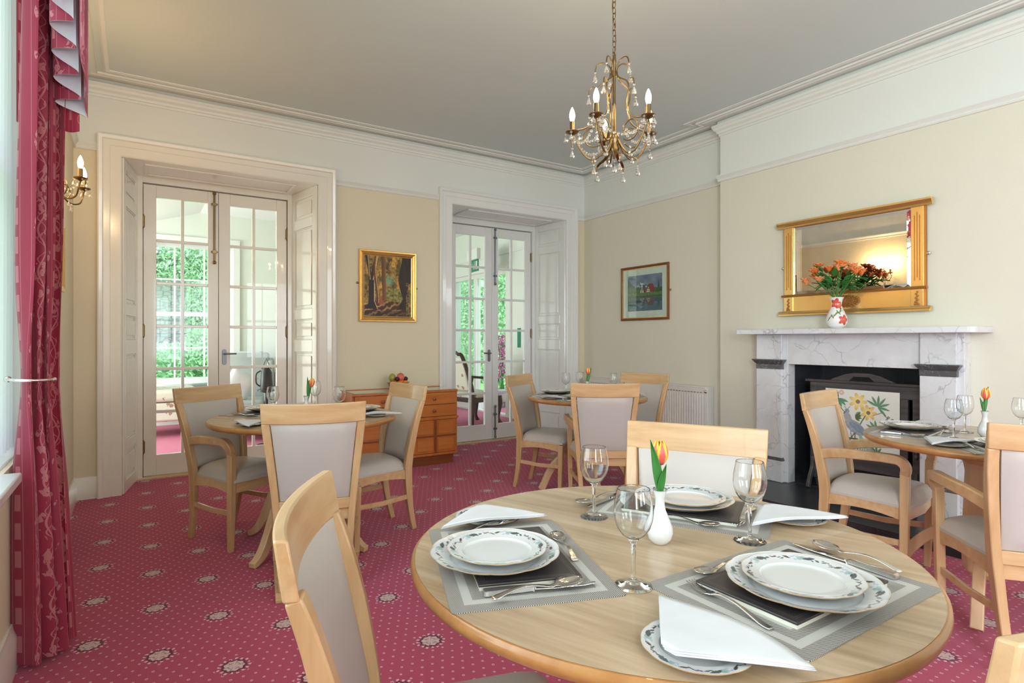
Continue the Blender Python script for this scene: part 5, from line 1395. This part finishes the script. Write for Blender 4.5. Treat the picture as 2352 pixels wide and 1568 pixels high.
# ================================================================== THE LOUNGE BEYOND THE GLAZED DOORS
YL2, XL2 = 9.80, 5.0
b = MB(); wx0, wx1, wz0, wz1 = .12, 1.28, .60, 2.66
b.box(-2.9, YL2, 0, wx0, YL2+.3, 3.6); b.box(wx1, YL2, 0, XL2+.2, YL2+.3, 3.6); b.box(wx0, YL2, 0, wx1, YL2+.3, wz0); b.box(wx0, YL2, wz1, wx1, YL2+.3, 3.6)
struct(b.build('wall_lounge_end', M_lwall, smooth=0))
dy0, dy1, dz = 7.86, 8.90, 2.38
b = MB(); b.box(XL2, YB+.7, 0, XL2+.2, dy0, 3.6); b.box(XL2, dy1+.85, 0, XL2+.2, YL2, 3.6); b.box(XL2, dy0, dz, XL2+.2, dy1+.85, 3.6)
struct(b.build('wall_lounge_right', M_lwall, smooth=0))
b = MB(); b.box(-2.9, YB+.7, 0, -2.7, 7.0, 3.6); b.box(-2.9, 9.4, 0, -2.7, YL2, 3.6); b.box(-2.9, 7.0, 0, -2.7, 9.4, .5); b.box(-2.9, 7.0, 2.7, -2.7, 9.4, 3.6)  # unseen wall; its opening is added to let the lounge fill light in
struct(b.build('wall_lounge_left', M_lwall, smooth=0))
b = MB(); b.box(.83, YB+.7, 3.13, XL2+.2, YL2+.3, 3.2); b.hexa([(.83, YB+.7, 3.13), (-2.9, YB+.7, 1.95), (-2.9, YL2+.3, 1.95), (.83, YL2+.3, 3.13)], [(.83, YB+.7, 3.2), (-2.9, YB+.7, 2.03), (-2.9, YL2+.3, 2.03), (.83, YL2+.3, 3.2)])
struct(b.build('ceiling_lounge', M_lceil, smooth=0))
b = MB(); b.box(XL2-.02, YB+.75, 2.62, XL2, YL2, 2.70); b.box(XL2-.035, dy0-.1, dz, XL2, dy1+.95, dz+.09); struct(b.build('trim_17', M_mould, smooth=0))
b = MB(); b.box(-2.7, YB+.66, 0, XL2, YB+.70, 0.001)
# lounge sash window
b = MB(); yf = YL2+.08
b.box(wx0-.09, YL2-.03, wz0-.02, wx0, YL2+.1, wz1+.1); b.box(wx1, YL2-.03, wz0-.02, wx1+.09, YL2+.1, wz1+.1); b.box(wx0-.09, YL2-.03, wz1, wx1+.09, YL2+.1, wz1+.1); b.box(wx0-.12, YL2-.12, wz0-.06, wx1+.12, YL2+.1, wz0)
b.box(wx0, yf, wz0, wx0+.05, yf+.05, wz1); b.box(wx1-.05, yf, wz0, wx1, yf+.05, wz1); b.box(wx0, yf, wz0, wx1, yf+.05, wz0+.08); b.box(wx0, yf, wz1-.06, wx1, yf+.05, wz1); b.box(wx0, yf, 1.59, wx1, yf+.05, 1.65)
for k in (1, 2): q = wx0+(wx1-wx0)*k/3; b.box(q-.012, yf+.01, wz0, q+.012, yf+.04, wz1)
for z in (1.12, 2.13): b.box(wx0, yf+.01, z-.010, wx1, yf+.04, z+.010)
o = struct(b.build('window_4', M_gloss2, smooth=0)); b = MB(); b.box(wx0, yf+.022, wz0, wx1, yf+.026, wz1); b.build('pane', M_pane, o, smooth=0)
# garden doors in the lounge side wall: one open leaf seen edge on, fixed glazing
b = MB()
for q in (dy0, dy1, dy1+.80): b.box(XL2+.02, q-.035, 0, XL2+.12, q+.035, dz)
b.box(XL2+.02, dy0, dz-.07, XL2+.12, dy1+.83, dz); b.box(XL2+.02, dy1, 0, XL2+.12, dy1+.83, .12); b.box(XL2+.0, dy0, 0, XL2+.14, dy1+.83, .03)
o = struct(b.build('door_5', M_gloss2, smooth=0)); b = MB(); b.box(XL2+.06, dy1+.035, .12, XL2+.066, dy1+.765, dz-.07); b.build('pane', M_pane, o, smooth=0)
b = MB()
L_ = .80; ang = radians(62)
def OP(u, t, z): return (XL2+.07+cos(ang)*u*1.0-sin(ang)*t, dy1-.04+(-sin(ang)*0+.0)*u+cos(ang)*t+.0+ (u*.30), z)
for (u0, u1, z0, z1) in ((0, .09, 0, dz-.08), (L_-.09, L_, 0, dz-.08), (0, L_, 0.02, .22), (0, L_, dz-.2, dz-.08)): b.hexa([OP(u0, 0, z0), OP(u1, 0, z0), OP(u1, .04, z0), OP(u0, .04, z0)], [OP(u0, 0, z1), OP(u1, 0, z1), OP(u1, .04, z1), OP(u0, .04, z1)])
struct(b.build('door_6', M_gloss2, smooth=0))
# exit sign
root = thing('exit_sign', 'green and white emergency exit sign hanging in the lounge beyond the right glazed doors', 'sign', (4.437, 7.90, 2.386), radians(-97))
b = MB(); b.box(-.20, -.035, .09, .20, .035, .26); b.build('lamp_housing', M_gloss2, root, smooth=0, bev=.01)
b = MB(); b.box(-.19, -.006, -.09, .19, .006, .09); b.build('sign_panel', M_signg, root, smooth=0)
b = MB()
b.box(.10, -.009, -.06, .16, -.006, .065); b.sphere((.045, -.008, .055), (.014, .002, .014), 10, 6); b.bar([(.045, -.008, .038), (.04, -.008, -.005)], (.02, .003), (1, 0, 0)); b.bar([(.04, -.008, 0), (.065, -.008, -.03), (.055, -.008, -.06)], (.011, .003), (1, 0, 0)); b.bar([(.04, -.008, 0), (.02, -.008, -.035), (-.005, -.008, -.05)], (.011, .003), (1, 0, 0)); b.bar([(.02, -.008, .0), (.045, -.008, .03), (.075, -.008, .01)], (.010, .003), (1, 0, 0))
b.build('running_figure', M_white, root, smooth=0)
cu = bpy.data.curves.new('exit_lettering', 'FONT'); cu.body = 'EXIT'; cu.size = .085; cu.extrude = .001; cu.align_x = 'CENTER'; cu.align_y = 'CENTER'
tmp = bpy.data.objects.new('tmp', cu); COL.objects.link(tmp); bpy.context.view_layer.update(); me_ = bpy.data.meshes.new_from_object(tmp); bpy.data.objects.remove(tmp); o = bpy.data.objects.new('lettering', me_); COL.objects.link(o); me_.materials.clear(); me_.materials.append(M_white); o.parent = root; o.location = (-.10, -.009, 0); o.rotation_euler = (pi/2, 0, 0)
b = MB(); b.box(XL2-.012, 7.42, 1.12, XL2-.002, 7.50, 1.42); tag(b.build('safety_sign', M_signg, smooth=0), 'small green safety sign on the lounge wall beside the garden doors', 'sign')

def soft_box(b, x0, y0, z0, x1, y1, z1): return b.box(x0, y0, z0, x1, y1, z1)
def armchair(name, lab, x, y, rz, pillow=False):
    root = thing(name, lab, 'armchair', (x, y, 0), rz, 'grey lounge armchairs')
    b = MB(); b.box(-.36, -.36, .16, .36, .34, .34); b.build('base', M_greyup, root, smooth=60, bev=.03, seg=3)
    b = MB(); b.box(-.26, -.38, .34, .26, .26, .50); b.build('seat_cushion', M_greyup, root, smooth=60, bev=.05, seg=4)
    b = MB(); b.prism([(.20, .34), (.34, .34), (.42, 1.02), (.37, 1.08), (.30, 1.05)], 0, -.30, .30); b.build('back', M_greyup, root, smooth=60, bev=.05, seg=4)
    for s in (-1, 1):
        b = MB(); xx = sorted((s*.26, s*.40)); b.box(xx[0], -.36, .16, xx[1], .32, .62); b.build('arm', M_greyup, root, smooth=60, bev=.05, seg=4)
        b = MB(); xx = sorted((s*.27, s*.36)); b.prism([(.14, .62), (.32, .62), (.39, 1.0), (.28, .96)], 0, xx[0], xx[1]); b.build('wing', M_greyup, root, smooth=60, bev=.03, seg=3)
        for yy in (-.30, .30): b = MB(); b.lathe([(.02, .17), (.016, 0), (0, 0)], 10, c=(s*.31, yy, 0)); b.build('leg', M_walnut, root)
armchair('wing_armchair', 'grey wing armchair by the lounge window behind the left glazed doors', 1.12, 9.20, radians(-60))
armchair('wing_armchair', 'grey wing armchair with the white cushion behind the left glazed doors', 1.16, 8.02, radians(-12))
armchair('wing_armchair', 'grey wing armchair beside the black lantern behind the left glazed doors', 2.08, 7.95, radians(-25))
b = MB()
def pil(sg):
    def fn(u, v):
        a, c_ = 2*u-1, 2*v-1; e = max(0, (1-a**4)*(1-c_**4))**.6; return (.16*a, sg*.06*e, .16*c_)
    return fn
b.grid(pil(1), 12, 12, uv=False); b.grid(pil(-1), 12, 12, uv=False)
o = b.build('cushion', M_napkin, smooth=180, loc=(1.10, 7.86, .70)); o.rotation_euler = (radians(-20), radians(28), radians(-12)); tag(o, 'white scatter cushion on the grey armchair beyond the glazed doors', 'cushion')
root = thing('lounge_sofa', 'floral cream sofa with dark wooden legs behind the left glazed doors', 'sofa', (.28, 8.95, 0), 0)
b = MB(); b.box(-.75, -.40, .20, .45, .40, .44); b.build('base', M_floral, root, smooth=60, bev=.03, seg=3)
b = MB(); b.box(-.73, -.42, .45, .44, .38, .60); b.build('seat_cushion', M_floral, root, smooth=60, bev=.05, seg=4)
b = MB(); b.prism([(-.40, .55), (-.14, .55), (-.22, .95), (-.38, .92)], 1, -.36, .36); b.build('end_cushion', M_floral, root, smooth=60, bev=.05, seg=4)
for x, y in ((-.68, -.34), (.36, -.34), (-.68, .34), (.36, .34)): b = MB(); b.bar([(x, y, .22), (x, y-.02, .10), (x+.02, y-.04, 0)], [(.07, .07), (.05, .05), (.035, .035)], (1, 0, 0)); b.build('leg', M_walnut, root)
root = thing('lantern', 'black metal lantern standing beside a grey armchair in the lounge', 'lantern', (1.30, 7.25, 0))
b = MB(); b.lathe([(0, .0), (.11, 0), (.11, .02), (.02, .03), (.018, .62), (.10, .64), (.10, .66), (0, .66)], 20); b.build('stand', M_black, root)
b = MB(); b.lathe([(0, .66), (.065, .66), (.07, .70), (.06, .86), (.03, .92), (0, .93)], 20); b.build('body', M_black, root)
b = MB(); b.tube([(-.07, 0, .70), (-.11, 0, .74), (-.11, 0, .84), (-.06, 0, .88)], .008, 8); b.tube([(-.05, 0, .90), (0, 0, 1.02), (.05, 0, .90)], .006, 8); b.build('handle', M_black, root)
root = thing('lounge_radiator', 'white radiator on the far lounge wall behind the grey armchairs', 'radiator', (2.05, YL2-.06, 0))
b = MB(); b.box(-.5, -.03, .15, .5, .05, .78); b.build('panel', M_rad, root, smooth=0, bev=.01)
b = MB()
for k in range(18): b.box(-.47+k*.054, -.036, .2, -.455+k*.054, -.03, .73)
b.build('ribs', M_steel, root, smooth=0)
root = thing('framed_picture', 'pale narrow-framed picture on the far lounge wall', 'picture', (1.98, YL2, 0))
frame_quad(root, 'frame', M_frame_br, 'Y', 0, -.02, .55, 1.45, 1.90, [(0, 0), (0, .02), (.02, .02), (.02, 0)]); b = MB(); b.box(0, -.008, 1.47, .53, -.004, 1.88); b.build('print', M_mount, root, smooth=0)
# carved open armchair behind the right doors
root = thing('carved_armchair', 'dark carved wooden armchair with cream upholstery behind the right glazed doors', 'armchair', (4.22, 7.50, 0), radians(100))
b = MB(); b.box(-.27, -.27, .40, .27, .25, .48); b.build('seat', M_floral, root, smooth=60, bev=.03, seg=3)
b = MB(); b.prism([(.20, .50), (.27, .50), (.40, .98), (.33, 1.0)], 0, -.22, .22); b.build('back_pad', M_floral, root, smooth=60, bev=.03, seg=3)
for s in (-1, 1):
    b = MB(); b.bar([(s*.25, .24, 0), (s*.25, .23, .42), (s*.26, .30, .70), (s*.25, .42, 1.00), (s*.22, .46, 1.04)], [(.035, .035), (.045, .05), (.035, .045), (.035, .045), (.03, .04)], (1, 0, 0)); b.build('leg', M_walnut, root, smooth=50, bev=.005)
    b = MB(); b.bar([(s*.27, -.29, 0), (s*.26, -.25, .10), (s*.27, -.27, .30), (s*.27, -.25, .42)], [(.05, .05), (.03, .03), (.05, .06), (.06, .06)], (1, 0, 0)); b.build('leg', M_walnut, root, smooth=50, bev=.005)
    b = MB(); b.bar([(s*.26, .32, .72), (s*.30, .12, .70), (s*.31, -.10, .68), (s*.30, -.20, .66), (s*.28, -.16, .55), (s*.27, -.12, .44)], (.035, .035), (1, 0, 0)); b.build('armrest', M_walnut, root, smooth=50, bev=.005)
b = MB(); b.box(-.27, -.27, .34, .27, .25, .40); b.build('seat_frame', M_walnut, root, smooth=0, bev=.006)
b = MB(); b.tube([(-.22, .46, 1.03), (-.12, .45, 1.07), (0, .45, 1.08), (.12, .45, 1.07), (.22, .46, 1.03)], .022, 8); b.build('crest_rail', M_walnut, root)

# ================================================================== THE GARDEN
b = MB(); b.box(-30, 10.1, -.25, 40, 34, -.15); b.box(5.3, -5, -.25, 40, 10.1, -.15); b.box(-30, -12, -.25, -1.2, 10.1, -.15); b.box(-1.2, -12, -.25, 5.3, -3, -.15); struct(b.build('lawn_ground', M_grass, smooth=0))
b = MB(); b.box(5.2, 7.0, -.15, 6.9, 10.2, -.02); tag(b.build('patio', plain('pale_paving', (.70, .74, .72), .8), smooth=0), 'pale paved step outside the lounge garden doors', 'paving', kind='structure')
b = MB(); b.box(-12, 24, -.2, 16, 24.5, 4.3); tag(b.build('garden_wall', M_stone, smooth=0), 'rubble stone garden wall beyond the lounge window', 'wall')
def leaf_mass(name, lab, cat, boxes, n, size, mat, seed):
    r = random.Random(seed); b = MB()
    for k in range(n):
        x0, y0, z0, x1, y1, z1 = r.choice(boxes); c = Vector((r.uniform(x0, x1), r.uniform(y0, y1), r.uniform(z0, z1)))
        s = size*r.uniform(.6, 1.4); u = Vector((r.uniform(-1, 1), r.uniform(-1, 1), r.uniform(-1, 1))).normalized(); w = u.orthogonal().normalized(); w = (Matrix.Rotation(r.uniform(0, 6.28), 3, u) @ w)
        o_ = len(b.v); b.add([c-u*s, c+w*s*.4, c+u*s, c-w*s*.4], [(0, 1, 2, 3)])
    o = b.build(name, mat, smooth=0); return tag(o, lab, cat)
leaf_mass('climbing_ivy', 'bright green climber hanging over the garden wall', 'climber', [(-6, 23.2, 3.1, 8.5, 23.9, 6.6), (1.6, 23.5, 1.8, 3.2, 23.9, 4), (-2, 23.3, 3.4, 6, 23.9, 5)], 26000, .085, M_fol, 1)
leaf_mass('garden_shrubs', 'leafy border plants at the foot of the garden wall', 'shrub', [(-4, 21.6, -.1, 7, 23.2, 1.15), (1.5, 21.8, .3, 5, 23.2, 1.7)], 18000, .075, M_fol, 2)
b = MB(); b.box(-5, 22.8, -.2, 8, 23.3, 1.0); b.build('shrub_mass', M_fold, COL.objects['garden_shrubs'], smooth=0)
leaf_mass('garden_hedge', 'tall dark green hedge beyond the lounge garden doors', 'hedge', [(9.2, 9, -.1, 9.9, 18, 5.2)], 34000, .070, M_fol, 3)
b = MB(); b.box(9.7, 8, -.2, 11, 27, 5.4); b.build('hedge_core', M_fold, COL.objects['garden_hedge'], smooth=0)
root = thing('potted_flowers', 'stone planter of pink flowers on the step outside the garden doors', 'potted plant', (5.75, 9.15, -.02))
b = MB(); b.lathe([(0, 0), (.15, 0), (.19, .05), (.21, .30), (.25, .33), (.22, .36), (0, .34)], 20); b.build('planter', M_stone, root)
M_mag = plain('magenta_blossom', (.62, .15, .40), .6); r = random.Random(5); b = MB(); b2 = MB()
for k in range(260):
    zz = r.uniform(.55, 1.35); q = .16*(1.2-zz*.5); c = (r.uniform(-q, q), r.uniform(-q, q), zz); b.sphere(c, .018, 6, 4)
for k in range(12): b2.tube([(r.uniform(-.06, .06), r.uniform(-.06, .06), .33), (r.uniform(-.12, .12), r.uniform(-.12, .12), 1.2)], .006, 5)
b.build('blossoms', M_mag, root, smooth=0); b2.build('stems', M_stem, root)
